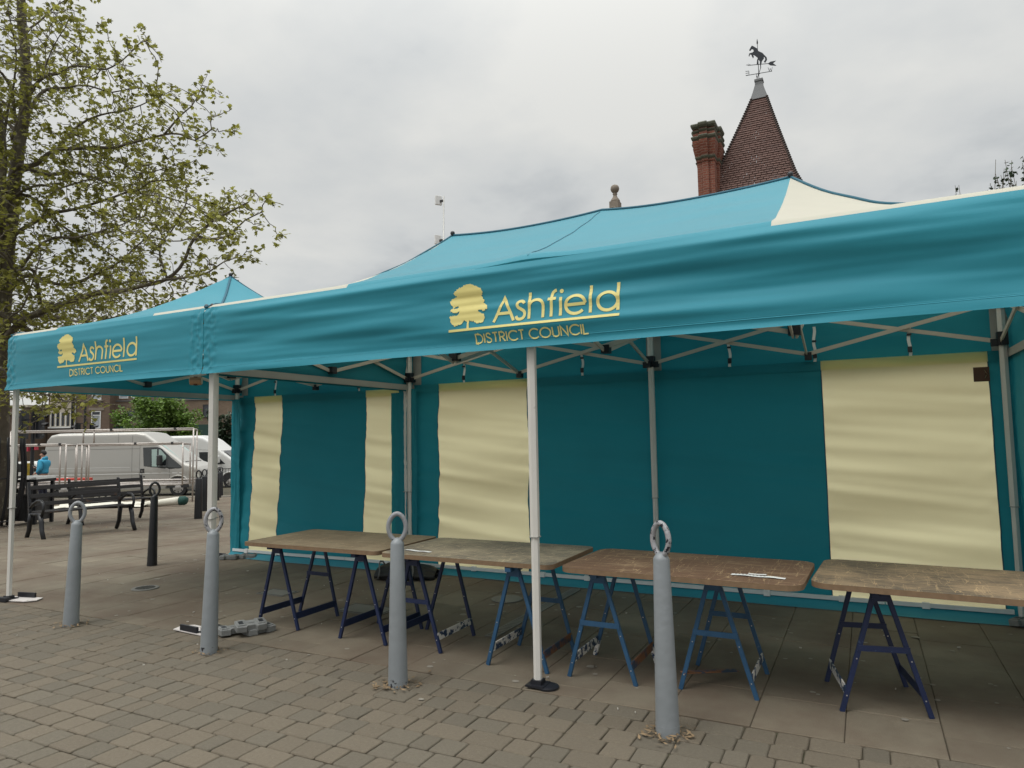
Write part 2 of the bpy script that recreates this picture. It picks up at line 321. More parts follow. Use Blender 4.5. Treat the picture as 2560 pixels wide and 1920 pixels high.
def board_mat(name, c, c2, sc, thr, amt):
    m = bpy.data.materials.new(name); m.use_nodes = True; t = m.node_tree; b = t.nodes['Principled BSDF']; b.inputs['Roughness'].default_value = .62
    g = nd(t, 'ShaderNodeNewGeometry').outputs['Position']
    def noi(scale, s, det=8, rough=.6):
        mp = nd(t, 'ShaderNodeMapping'); mp.inputs['Scale'].default_value = s; t.links.new(g, mp.inputs[0])
        n = nd(t, 'ShaderNodeTexNoise'); n.inputs['Scale'].default_value = scale; n.inputs['Detail'].default_value = det; n.inputs['Roughness'].default_value = rough; t.links.new(mp.outputs[0], n.inputs['Vector']); return n.outputs['Fac']
    a = noi(sc*2.2, (.55, 7, 1), 10, .75); sc2 = noi(3, (1, 1, 1), 3)
    f = mth(t, 'ADD', mth(t, 'MULTIPLY', a, .7), mth(t, 'MULTIPLY', sc2, .3))
    mr = nd(t, 'ShaderNodeMapRange'); mr.inputs[1].default_value = thr-.05; mr.inputs[2].default_value = thr+.05; t.links.new(f, mr.inputs[0])
    x = nd(t, 'ShaderNodeMix', data_type='RGBA'); t.links.new(mth(t, 'MULTIPLY', mr.outputs[0], amt), x.inputs[0]); x.inputs[6].default_value = (*c, 1); x.inputs[7].default_value = (*c2, 1)
    # long scratches: thin lines where two stretched noises pass a level
    sA = noi(9, (.12, 3, 1), 2); sB = noi(7, (2.2, .25, 1), 2)
    la = mth(t, 'LESS_THAN', mth(t, 'ABSOLUTE', mth(t, 'SUBTRACT', sA, .5)), .0045); lb = mth(t, 'LESS_THAN', mth(t, 'ABSOLUTE', mth(t, 'SUBTRACT', sB, .52)), .0055)
    ln = mth(t, 'MULTIPLY', mth(t, 'MAXIMUM', la, lb), mth(t, 'MULTIPLY', noi(5, (1, 1, 1), 3), 1.1), clamp=True)
    y = nd(t, 'ShaderNodeMix', data_type='RGBA'); t.links.new(ln, y.inputs[0]); t.links.new(x.outputs[2], y.inputs[6]); y.inputs[7].default_value = (c2[0]*1.5, c2[1]*1.5, c2[2]*1.4, 1)
    v = nd(t, 'ShaderNodeVectorMath', operation='SCALE'); t.links.new(y.outputs[2], v.inputs[0]); t.links.new(mth(t, 'ADD', .72, mth(t, 'MULTIPLY', noi(2.2, (1, 1, 1), 6), .56)), v.inputs['Scale'])
    t.links.new(v.outputs[0], b.inputs['Base Color'])
    bp = nd(t, 'ShaderNodeBump'); bp.inputs['Strength'].default_value = .25; bp.inputs['Distance'].default_value = .004; t.links.new(a, bp.inputs['Height']); t.links.new(bp.outputs[0], b.inputs['Normal'])
    return m
M['board1'] = board_mat('tan_plywood', (.19, .14, .085), (.32, .25, .16), 4, .52, .7)
M['board2'] = board_mat('grey_weathered_plywood', (.13, .11, .085), (.40, .33, .22), 7, .52, .9)
M['board3'] = board_mat('red_brown_plywood', (.16, .09, .052), (.38, .27, .16), 3.5, .57, .85)
M['board4'] = board_mat('grey_brown_scratched_plywood', (.095, .075, .055), (.38, .27, .16), 7, .50, .9)
M['edge'] = mat('worn_ply_edge', (.20, .13, .075), .8, var=.3, vscale=30)
# ------------------------------------------------------------------ ground, road, paving
def sheet(name, m, us, ds, dz, label=None):
    b = MB(); b.grid(lambda u, d: (lambda p: (p.x, p.y, terr(p.x, p.y)+dz))(P(u, d)), us, ds)
    o = b.build(name, m, smooth=True, recalc=False); o['kind'] = 'structure'
    if label: o['label'] = label
    return o
lst = lambda a, b, n: [a+(b-a)*i/(n-1) for i in range(n)]
sheet('ground', M['soil'], [-400, -150, -60]+lst(-40, 30, 94)+[60, 150, 400], [-300, -60]+lst(-12, 60, 97)+[120, 300, 900], -.011)
sheet('far_pavement', M['far_ground'], lst(-45, 10, 28), lst(43, 47, 5), .10)
sheet('road', M['asphalt'], [-90, -60]+lst(-45, 10, 28)+[40], lst(25.2, 43, 19), -.012)
b = MB()
for u0 in range(-46, 10):
    p = P(u0+.5, 25.1); b.box((p.x, p.y, terr(p.x, p.y)-.03), (.99, .14, .13), rz=AZ)
o = b.build('kerb', M['kerb']); o['kind'] = 'structure'

def paver(b, x0, x1, y0, y1, h, ch, bev, mi, tone, tz, jit=.0):
    j = lambda: random.uniform(-jit, jit)
    cx_, cy_ = (x0+x1)/2, (y0+y1)/2
    def ring(ins, z):
        a, c, d, e_ = x0+ins, x1-ins, y0+ins, y1-ins; k = ch
        return [(a+k, d), (c-k, d), (c, d+k), (c, e_-k), (c-k, e_), (a+k, e_), (a, e_-k), (a, d+k)]
    jj = [(j(), j()) for _ in range(8)]
    sx, sy = random.uniform(-.006, .006), random.uniform(-.006, .006)
    vs = []
    for ins, z in ((0, -.03), (0, h-bev), (bev, h)):
        for (px, py), (a, c) in zip(ring(ins, z), jj):
            vs.append((px+a, py+c, z+tz(px, py)+sx*(px-cx_)+sy*(py-cy_)))
    fs = [tuple(range(16, 24))]
    for r_ in (0, 8):
        for i in range(8): fs.append((r_+i, r_+(i+1) % 8, r_+8+(i+1) % 8, r_+8+i))
    b.add(vs, fs, mi, tone)
b = MB(); y = -.03; flat = lambda x, y: 0
row = 0
while y > -6.2:
    dy = .157; x = -5.2+random.uniform(0, .2)
    while x < 8.6:
        w = random.choice((.118, .158, .158, .198, .237))
        if not (3.9 < x < 5.8 and y < -5.5 and False):
            paver(b, x+.0028, x+w-.0028, y-dy+.003, y-.003, random.uniform(-.002, .002), .010, .005, 0 if random.random() < .55 else 1, random.random(), flat, .0025)
        x += w
    y -= dy; row += 1
o = b.build('block_paving', [M['block'], M['block2']], tones=True, recalc=False); o['kind'] = 'structure'
b = MB(); x = -34.0
while x < 8.6:
    w = .45; y = -.02-(random.random()*.5)
    while y < 26:
        l = .60
        y1 = y+l; y0 = max(y, -.022)
        d = depth(x, y)
        if y1 > y0+.05 and d < 24.7 and d > 3 and not (x < -9 and depth(x, y) > 26):
            paver(b, x+.0015, x+w-.0015, y0+.0015, min(y1-.0015, y1), random.uniform(-.0025, .0025), .004, .004, 0, random.random(), terr, .0)
        y = y1
    x += w
o = b.build('slab_paving', [M['slab']], tones=True, recalc=False); o['kind'] = 'structure'

# small marks and bits that nobody could count
b = MB(); rr = random.Random(3)
for i in range(330):
    if rr.random() < .7: x, y = rr.uniform(-3.5, 6.5), rr.uniform(.05, 4.2)
    else: x, y = rr.uniform(-12, 7), rr.uniform(-1.2, 8)
    s_ = rr.uniform(.006, .02) * (1 if rr.random() < .8 else 1.7); n = 9; a0 = rr.random()*6
    b.add([(x+math.cos(a0+6.283*k/n)*s_*rr.uniform(.8, 1.2), y+math.sin(a0+6.283*k/n)*s_*rr.uniform(.8, 1.2)*.9, terr(x, y)+.0046) for k in range(n)], [tuple(range(n))], 0)
tag(b.build('gum_spots', M['gum'], recalc=False), 'pale flattened gum spots scattered over the paving', 'gum spots', kind='stuff')
b = MB()
for i in range(64):
    x, y = (rr.uniform(-4, 6.5), rr.uniform(-1.8, 3)) if i < 40 else (rr.uniform(-11, -8), rr.uniform(2.2, 5.5))
    s_ = rr.uniform(.004, .010); a0 = rr.random()*6
    M3 = Matrix.Rotation(a0, 3, 'Z')
    b.box((x, y, terr(x, y)+.009), (s_*2.4, s_*.8, .007), M=M3)
tag(b.build('litter_specks', M['litter'], recalc=False), 'tiny white scraps and cigarette ends on the paving', 'litter', kind='stuff')
b = MB()
for (cx_, cy_, n, rad) in ((-1.30, -.27, 60, .10), (.47, -.31, 26, .10), (2.167, -.29, 70, .13), (3.881, -.29, 90, .12)):
    for i in range(n):
        a = rr.random()*6.283; q = .06+abs(rr.gauss(0, 1))*rad*.45
        x, y = cx_+math.cos(a)*q, cy_+math.sin(a)*q; l = rr.uniform(.008, .03); d_ = rr.random()*6.283; z = .006+rr.random()*.012
        dx, dy_ = math.cos(d_)*l, math.sin(d_)*l
        b.add([(x-dx, y-dy_, z), (x+dy_*.3, y-dx*.3, z+.004), (x+dx, y+dy_, z+.006), (x-dy_*.3, y+dx*.3, z)], [(0, 1, 2, 3)], 0, rr.random())
for i in range(420):
    x, y = rr.uniform(-11.5, -7.2), rr.gauss(3.9, .8); z = terr(x, y)+.008; l = rr.uniform(.01, .035); d_ = rr.random()*6.283; dx, dy_ = math.cos(d_)*l, math.sin(d_)*l
    b.add([(x-dx, y-dy_, z), (x+dy_*.4, y-dx*.4, z+.004), (x+dx, y+dy_, z+.006), (x-dy_*.4, y+dx*.4, z)], [(0, 1, 2, 3)], 0, rr.random())
tag(b.build('dry_leaf_litter', M['drygrass'], tones=True, recalc=False), 'dry brown leaf and grass crumbs round the bollard feet and under the bench', 'leaf litter', kind='stuff')

def round_cover(x, y, r, label, slots=True):
    t = thing('drain_cover', label, 'drain cover', (x, y, terr(x, y)+.003), 0)
    MB().lathe([(r, 0), (r, .006), (r-.004, .008)], 32).build('cover_plate', M['cover'], t, recalc=False)
    if slots:
        b = MB()
        for i in range(-4, 5):
            h = math.sqrt(max(0, (r*.72)**2-(i*r*.16)**2)); b.b2(i*r*.16-r*.045, i*r*.16+r*.045, -h, h, .007, .0095)
        b.build('slots', M['cover_slot'], t)
round_cover(-2.06, .95, .135, 'round slotted drain cover in the open slabs left of the tent pole pair')
round_cover(1.75, 2.0, .15, 'plain round inspection cover under the second table from the left', False)
def rect_cover(x, y, w, l, label):
    t = thing('access_cover', label, 'access cover', (x, y, .003), 0)
    MB().b2(-w/2, w/2, -l/2, l/2, 0, .0055).build('cover_plate', M['cover'], t)
    b = MB()
    for s in (-1, 1): b.b2(-w/2+.012, w/2-.012, s*(l/2-.018)-.004, s*(l/2-.018)+.004, .006, .0075); b.b2(s*(w/2-.018)-.004, s*(w/2-.018)+.004, -l/2+.03, l/2-.03, .006, .0075)
    b.build('frame_groove', M['cover_slot'], t)
rect_cover(-.55, 1.35, .36, .24, 'small rectangular access cover in the slabs behind the front pole pair')
rect_cover(.75, 1.15, .5, .3, 'rectangular access cover beneath the leftmost trestle table')
t = thing('drain_channel', 'narrow grey drainage channel cover running back under the middle of the canopy', 'drain channel', (2.2, 1.75, .003))
MB().b2(-.05, .05, -.9, .9, 0, .0055).build('cover_plate', M['cover'], t)
b = MB()
for i in range(44): b.b2(-.035, .035, -.87+i*.04, -.862+i*.04, .0057, .0062)
b.build('slots', M['cover_slot'], t)

# ------------------------------------------------------------------ canopies
ZB, ZT, ZP = 2.112, 2.673, 3.445
def nz(x, y, z=0): return noise.noise(Vector((x, y, z)))
def fold(x, z, seed=0., am=1.):                     # outward push of a hanging fabric band
    k = min(1, max(0, (ZT-z)/.06))
    d = .046*nz(x*.33+seed, z*4.6+.35*x, seed)+.022*nz(x*.7+seed, z*10.5, seed+4)+.005*nz(x*1.6, z*26, seed+9)
    h = ZB+.052-z
    return k*d*am + (h*.42 if h > 0 else 0) + (.004 if h > -.004 and h < .004 else 0)
def corner_wrinkle(x, z, xs): 
    s = 0
    for c in xs:
        w = math.exp(-((x-c)/.10)**2); s += w*.011*nz(x*22, z*26, c)
    return s
def profz(x, y, W, Dp, ze=ZT, zp=ZP):
    dx, dy = min(x, W-x), min(y, Dp-y); H = 1.5
    if dy <= dx: a, c = dy, min(dx, H)
    else: a, c = dx, min(dy, H)
    a = max(a, 0)
    w = 1 if H-a < 1e-6 else max(0, min(1, (c-a)/(H-a)))
    p = 2.0-.82*w
    return ze+(zp-ze)*min(1, a/H)**p
STROKES = None
def catmull(p, n=5):
    o = []; 
    for i in range(len(p)-1):
        a, b_, c, d = p[max(i-1, 0)], p[i], p[i+1], p[min(i+2, len(p)-1)]
        for k in range(n):
            t_ = k/n
            o.append(tuple(.5*((2*b_[j])+(-a[j]+c[j])*t_+(2*a[j]-5*b_[j]+4*c[j]-d[j])*t_*t_+(-a[j]+3*b_[j]-3*c[j]+d[j])*t_**3) for j in (0, 1)))
    return o+[p[-1]]
def arc(cx_, cy_, r, a0, a1, n=16, ry=None): return [(cx_+r*math.cos(R(a0+(a1-a0)*i/n)), cy_+(ry or r)*math.sin(R(a0+(a1-a0)*i/n))) for i in range(n+1)]
SV = 1/240*.173; SH = 8.03e-4
def big_word():
    S = [[(745, 0), (835, 215), (925, 0)], [(777, 75), (893, 75)],
         catmull([(1018, 145), (1005, 163), (985, 170), (962, 162), (953, 140), (962, 115), (985, 98), (1012, 76), (1021, 48), (1010, 18), (983, 5), (957, 12), (945, 36)], 4),
         [(1060, 0), (1060, 240)], [(1060, 95)]+arc(1120, 108, 60, 180, 0, 14)+[(1180, 0)],
         [(1250, 0), (1250, 195)]+arc(1290, 195, 40, 170, 95, 6), [(1218, 160), (1287, 160)],
         [(1328, 0), (1328, 166)], [(1530, 90)]+arc(1450, 86, 80, 3, 318, 30), [(1372, 88), (1530, 88)],
         [(1572, 0), (1572, 240)], arc(1708, 86, 78, 0, 360, 30), [(1788, 0), (1788, 240)]]
    o = [([(2.741+(x-745)*SH, 2.292+y*SV) for x, y in s], .0195) for s in S]
    return o, (2.741+(1328-745)*SH, 2.292+222*SV, .0135)
def small_word():
    G = {'D': (.70, [[(0, 0), (0, 1), (.25, 1)]+arc(.25, .5, .45, 90, -90, 12, .5)+[(.25, 0), (0, 0)]]), 'I': (0, [[(0, 0), (0, 1)]]),
         'S': (.5, [catmull([(.46, .82), (.36, .97), (.22, 1), (.08, .93), (.03, .77), (.1, .62), (.27, .52), (.44, .4), (.5, .24), (.42, .06), (.25, 0), (.08, .06), (0, .22)], 4)]),
         'T': (.5, [[(0, 1), (.5, 1)], [(.25, 0), (.25, 1)]]), 'R': (.52, [[(0, 0), (0, 1), (.24, 1)]+arc(.24, .75, .25, 90, -90, 10)+[(.0, .5)], [(.22, .5), (.52, 0)]]),
         'C': (.84, [arc(.5, .5, .5, 42, 318, 22)]), 'O': (1., [arc(.5, .5, .5, 0, 360, 26)]), 'U': (.58, [[(0, 1), (0, .29)]+arc(.29, .29, .29, 180, 360, 12)+[(.58, 1)]]),
         'N': (.62, [[(0, 0), (0, 1), (.62, 0), (.62, 1)]]), 'L': (.42, [[(0, 1), (0, 0), (.42, 0)]])}
    x = 0; S = []
    for ch in 'DISTRICT COUNCIL':
        if ch == ' ': x += .32; continue
        w, st = G[ch]; S += [[(x+a, c) for a, c in s] for s in st]; x += w+.20
    tot = x-.20; sc = .788/tot
    return [([(2.601+a*sc, 2.166+c*.058) for a, c in s], .0088) for s in S]
EMB = [(532, 1330), (535, 1262), (505, 1245), (485, 1280), (450, 1288), (412, 1308), (390, 1285), (362, 1222), (395, 1202), (445, 1196), (466, 1168), (420, 1182), (370, 1172), (385, 1140), (452, 1130), (448, 1102), (405, 1132), (378, 1105), (362, 1070), (385, 1045), (430, 1028), (402, 1000), (430, 960), (480, 935), (520, 912), (560, 906), (610, 925), (655, 945), (672, 985), (655, 1015), (682, 1050), (675, 1085), (712, 1105), (718, 1140), (690, 1158), (640, 1150), (636, 1168), (690, 1185), (703, 1215), (680, 1262), (640, 1275), (600, 1262), (556, 1245), (550, 1275), (556, 1330)]
def emblem_poly():
    pts = []; rg = random.Random(5)
    for i in range(len(EMB)):
        a, c = EMB[i], EMB[(i+1) % len(EMB)]; n = max(1, int(math.dist(a, c)/9)); trunk = a[1] > 1240 and 500 < a[0] < 565
        for k in range(n):
            t_ = k/n; x, y = a[0]+(c[0]-a[0])*t_, a[1]+(c[1]-a[1])*t_
            if not trunk and k: x += rg.uniform(-7, 7); y += rg.uniform(-7, 7)
            v = (1358-(x-360)*.1084)-y
            pts.append((2.396+(x-360)*8.18e-4, 2.257+v*7.3e-4))
    return pts
def logo(parent, ox, oz, surf):
    def onto(x, z, off=.0035): return (x+ox, surf(x+ox, z+oz)-off, z+oz)
    def ribbon(b, pts, w, closed=False):
        q = []
        for i in range(len(pts)-1):
            n = max(1, int(math.dist(pts[i], pts[i+1])/.02))
            q += [(pts[i][0]+(pts[i+1][0]-pts[i][0])*k/n, pts[i][1]+(pts[i+1][1]-pts[i][1])*k/n) for k in range(n)]
        q.append(pts[-1]); cl = math.dist(q[0], q[-1]) < 1e-5; n = len(q); vs = []
        for i in range(n):
            def dr(a, c):
                l = math.dist(a, c) or 1; return ((c[0]-a[0])/l, (c[1]-a[1])/l)
            d0 = dr(q[i-1], q[i]) if i else (dr(q[-2], q[0]) if cl else dr(q[0], q[1]))
            d1 = dr(q[i], q[i+1]) if i < n-1 else (dr(q[-1], q[1]) if cl else dr(q[-2], q[-1]))
            m_ = (d0[0]+d1[0], d0[1]+d1[1]); l = math.hypot(*m_) or 1; m_ = (m_[0]/l, m_[1]/l); nx, ny = -m_[1], m_[0]
            k = max(.45, abs(-d0[1]*nx+d0[0]*ny)); h = w/2/k
            for s_ in (-1, 1): vs.append(onto(q[i][0]+nx*h*s_, q[i][1]+ny*h*s_))
        b.add(vs, [(2*i, 2*i+1, 2*i+3, 2*i+2) for i in range(n-1)])
    W, dot = big_word()
    b = MB()
    for s_, w in W+small_word(): ribbon(b, s_, w)
    b.add([onto(dot[0]+dot[2]*math.cos(k*.3927), dot[1]+dot[2]*math.sin(k*.3927)) for k in range(16)], [tuple(range(16))])
    b.build('lettering', M['print'], parent, recalc=False)
    b = MB(); ribbon(b, [(2.396, 2.262), (3.592, 2.262)], .0165); b.build('underline', M['print'], parent, recalc=False)
    b = MB(); pl = emblem_poly(); z = min(p[1] for p in pl); z1 = max(p[1] for p in pl); dz = .0026
    while z < z1:
        zc = z+dz/2; xs = []
        for i in range(len(pl)):
            a, c = pl[i], pl[(i+1) % len(pl)]
            if (a[1] <= zc) != (c[1] <= zc): xs.append(a[0]+(zc-a[1])/(c[1]-a[1])*(c[0]-a[0]))
        xs.sort()
        for a, c in zip(xs[::2], xs[1::2]):
            n = max(1, int((c-a)/.02))
            vs = [onto(a+(c-a)*k/n, zq) for k in range(n+1) for zq in (z, z+dz)]
            b.add(vs, [(2*k, 2*k+2, 2*k+3, 2*k+1) for k in range(n)])
        z += dz
    b.build('tree_emblem', M['print'], parent, recalc=False)

def canopy(x0, W, label, ox_logo, oz_logo, seed, peaks, legs_x, cream_bounds, front_y=(.045,)):
    Dp = 3.0
    t = thing('market_canopy', label, 'canopy', (x0, 0, 0))
    # --- valances (drop bands); local x 0..W
    crn = [0.06, W-.06]
    amp = 1.0 if W > 4 else .5
    ek = lambda x: min(1, .12+min(x, W-x)/.45)
    fs = lambda x, z: -(.024*min(1, max(0, (ZT-z)/.05))+fold(x+seed, z, seed, amp*ek(x))+corner_wrinkle(x, z, crn))      # front face y at local x
    xs = sorted(set(lst(0, W, int(W*22)+1)+lst(0, .18, 16)+lst(W-.18, W, 16))); zs = lst(ZB, ZT, 46)
    b = MB(); b.grid(lambda x, z: (x, fs(x, z), z), xs, zs)
    v = b.build('front_valance', M['teal'], t, smooth=True, recalc=False)
    logo(v, ox_logo-x0, oz_logo, fs)
    b = MB()                                    # seams and hem stitching
    for zc in (ZB+.055, ZB+.063):
        b.grid(lambda x, z: (x, fs(x, z)-.0022, z), xs, [zc-.0012, zc+.0012])
    for xc in (.125, .065, W-.125, W-.065):
        b.grid(lambda x, z: (x, fs(x, z)-.0022, z), [xc-.0013, xc+.0013], zs)
    b.build('stitching', M['thread'], v, recalc=False)
    for nm, X, sg in (('side_valance', .004, 1), ('side_valance', W-.004, -1)):
        b = MB(); b.grid(lambda y, z: (X-sg*fold(y+seed+7+X, z, seed+2)*.6, y, z), lst(.004, Dp-.004, 60), lst(ZB, ZT, 26))
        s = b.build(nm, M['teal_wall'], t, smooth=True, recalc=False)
        MB().b2(min(X+sg*.022, X+sg*.03), max(X+sg*.022, X+sg*.03), .05, Dp-.03, ZB+.012, ZB+.075).build('hem_band', M['grey_webbing'], s)
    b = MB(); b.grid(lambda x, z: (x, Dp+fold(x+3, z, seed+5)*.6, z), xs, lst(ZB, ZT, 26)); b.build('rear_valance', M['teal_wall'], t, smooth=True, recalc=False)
    # --- roof: patches from each edge up to its peak / ridge
    pk = peaks
    def pz(x, y):
        z = profz(x, y, W, Dp)+.030*(1-math.exp(-max(0, min(y, Dp-y, x, W-x))/.012))*max(0, 1-min(y, Dp-y, x, W-x)/1.2)
        if W > 4:
            c = max(0, 1-abs(x-W/2)/1.5); a = min(y, Dp-y)/1.5
            z += .025*math.exp(-((x-W/2)/.22)**2)*(1-a)**.5*(1 if a > .02 else .6)   # pushed up over the middle poles
            if pk[0] <= x <= pk[-1] and a > .8:
                s_ = abs(((x-pk[0])/(pk[-1]-pk[0]))*2-1); z -= .05*(4*s_*(1-s_))*.8*(a-.8)/.2
        z += .008*nz(x*1.1+seed, y*5.5, seed)*min(1, min(y, Dp-y, x, W-x)*6)
        return z
    b = MB(); sv = [0, .015, .04]+lst(.08, 1, 24)
    def face(e0, e1, pa, pb, n, mfn):
        us = lst(0, 1, n+1)
        def fn(u, s_):
            ex, ey = e0[0]+(e1[0]-e0[0])*u, e0[1]+(e1[1]-e0[1])*u
            tx, ty = pa[0]+(pb[0]-pa[0])*u, pa[1]+(pb[1]-pa[1])*u
            x, y = ex+(tx-ex)*s_, ey+(ty-ey)*s_
            return (x, y, pz(x, y))
        b.grid(fn, us, sv, mfn=mfn)
    H = 1.5; cb = cream_bounds
    if W > 4:
        for y0, yp in ((0, H), (Dp, H)):
            face((0, y0), (pk[0], y0), (pk[0], yp), (pk[0], yp), 20, lambda u, s_: 1)
            face((pk[0], y0), (pk[1], y0), (pk[0], yp), (pk[1], yp), 60, lambda u, s_: 0)
            face((pk[1], y0), (W, y0), (pk[1], yp), (pk[1], yp), 20, lambda u, s_: 1)
        for xx, p in ((0, pk[0]), (W, pk[1])): face((xx, 0), (xx, Dp), (p, H), (p, H), 30, lambda u, s_: 1)
    else:
        p = (W/2, H)
        for e0, e1 in (((0, 0), (W, 0)), ((0, Dp), (W, Dp)), ((0, 0), (0, Dp)), ((W, 0), (W, Dp))):
            face(e0, e1, p, p, 30, lambda u, s_: 0 if (cb[0] < u < cb[1] or s_ > .40+.0*u) else 1)
    rf = b.build('roof', [M['teal'], M['white_fabric']], t, smooth=True, recalc=False)
    # hip bindings
    for (cx_, cy_) in ((0, 0), (W, 0), (0, Dp), (W, Dp)):
        p = (pk[0] if cx_ == 0 else pk[-1], H) if W > 4 else (W/2, H)
        pts = []
        for i in range(31):
            s_ = i/30; x, y = cx_+(p[0]-cx_)*s_, cy_+(p[1]-cy_)*s_; pts.append((x, y, pz(x, y)+.004))
        b = MB(); b.tube(pts, .013, 6); b.build('hip_binding', M['binding'], rf, smooth=True, recalc=False)
    if W > 4:
        pts = [(pk[0]+(pk[1]-pk[0])*i/40, H, pz(pk[0]+(pk[1]-pk[0])*i/40, H)+.004) for i in range(41)]
        MB().tube(pts, .013, 6).build('ridge_binding', M['binding'], rf, smooth=True, recalc=False)
        pts = [(W/2-.16*(1-i/20)*1.0+.16*(1-i/20), H*i/20+.02, pz(W/2, H*i/20+.02)+.002) for i in range(20)]
        MB().tube(pts, .003, 4).build('roof_seam', M['binding'], rf, recalc=False)
    for px_ in (pk if W > 4 else [W/2]):
        MB().lathe([(.012, -.03), (.018, 0), (.022, .012), (.018, .028), (.006, .034)], 14, (px_, H, pz(px_, H)+.012)).build('peak_cap', M['blackp'], t, smooth=True)
    for cx_, cy_ in ((0.03, .03), (W-.03, .03)):
        MB().lathe([(.016, -.02), (.020, 0), (.020, .01), (.012, .024), (.004, .028)], 14, (cx_, cy_, ZT+.012)).build('corner_cap', M['blackp'], t, smooth=True)
    # --- legs
    def leg(x, y):
        b = MB()
        def prof(r, z0, z1):
            pl = [(math.cos(R(30+60*k)), math.sin(R(30+60*k))) for k in range(6)]
            b.lathe([(r, z0), (r, z1)], 6, (x, y, 0), plan=pl)
        prof(.0265, .02, .92); prof(.0305, .92, ZT-.03)
        l = b.build('leg', M['alu'], t, recalc=False)
        MB().box((x, y, .016), (.12, .12, .012)).box((x, y, .032), (.07, .07, .03)).build('foot', M['blackp'], l)
        MB().box((x, y, .918), (.056, .060, .006)).build('collar', M['grey_webbing'], l)
        return l
    for i, lx in enumerate(legs_x):
        for ly in (.045, Dp-.15):
            if ly < 1: ly = front_y[min(i, len(front_y)-1)]
            l = leg(lx, ly)
            for zc in (2.275, 2.59):
                bb = MB().box((lx, ly, zc), (.075, .075, .11))
                for dx, dy in ((1, 0), (-1, 0), (0, 1 if ly < 1 else -1)):
                    if (dx < 0 and i == 0) or (dx > 0 and i == len(legs_x)-1): continue
                    bb.box((lx+dx*.055, ly+dy*.055, zc-.03), (.05 if dx else .03, .03 if dx else .05, .06))
                bb.build('slider' if zc < 2.4 else 'top_joint', M['blackp'], l)
    # --- scissor trusses
    def sc(a, c, zl=2.25, zh=2.585, n=1):
        a, c = Vector(a), Vector(c)
        for k in range(n):
            p, q = a+(c-a)*k/n, a+(c-a)*(k+1)/n
            lo, hi = (zl, zh) if k % 2 == 0 else (zl-.03, zh)
            d = (q-p).cross(Vector((0, 0, 1))).normalized()*.012
            MB().bar((p.x+d.x, p.y+d.y, zl), (q.x+d.x, q.y+d.y, zh), .014, .034).build('truss_bar', M['truss'], t)
            MB().bar((p.x-d.x, p.y-d.y, zh), (q.x-d.x, q.y-d.y, zl), .014, .034).build('truss_bar', M['truss'], t)
    xs_ = []
    for i in range(len(legs_x)-1):
        a, c = legs_x[i], legs_x[i+1]; m = (a+c)/2; xs_.append(m)
        for ly in (.05, Dp-.145):
            sc((a, ly, 0), (m, ly, 0)); sc((m, ly, 0), (c, ly, 0))
            MB().box((m, ly, 2.23), (.06, .06, .07)).build('truss_joint', M['blackp'], t)
            MB().box((m, ly, 2.595), (.06, .06, .06)).build('truss_joint', M['blackp'], t)
        sc((m, .06, 0), (m, 1.5, 0), 2.25, 2.62); sc((m, 1.5, 0), (m, Dp-.145, 0), 2.25, 2.62)
        MB().box((m, 1.5, 2.30), (.085, .085, .085)).build('truss_joint', M['blackp'], t)
        MB().lathe([(.02, 2.3), (.02, pz(m, 1.5)-.02)], 8, (m, 1.5, 0)).build('peak_post', M['truss'], t)
        if W > 4:
            pass
    for i, lx in enumerate(legs_x):
        sc((lx, .06, 0), (lx, 1.5, 0)); sc((lx, 1.5, 0), (lx, Dp-.145, 0))
        MB().box((lx, 1.5, 2.26), (.07, .07, .07)).build('truss_joint', M['blackp'], t)
    if W > 4:
        a, c = xs_[0], xs_[1]; m = (a+c)/2
        sc((a, 1.5, 0), (m, 1.5, 0), 2.28, 2.62); sc((m, 1.5, 0), (c, 1.5, 0), 2.28, 2.62)
    return t, pz

BIGW = 5.97
big, pzb = canopy(0, BIGW, 'long teal canopy with cream end panels over the trestle tables', .018, 0, 0.0, (1.5, 4.47), (.032, 2.985, BIGW-.065), None)
LX, LW = -2.925, 2.915
left, pzl = canopy(LX, LW, 'small square teal canopy with a pointed roof standing at the left end', -4.440, .035, 11.3, (1.47,), (.045, 2.905), (.27, .76), (.045, .112))

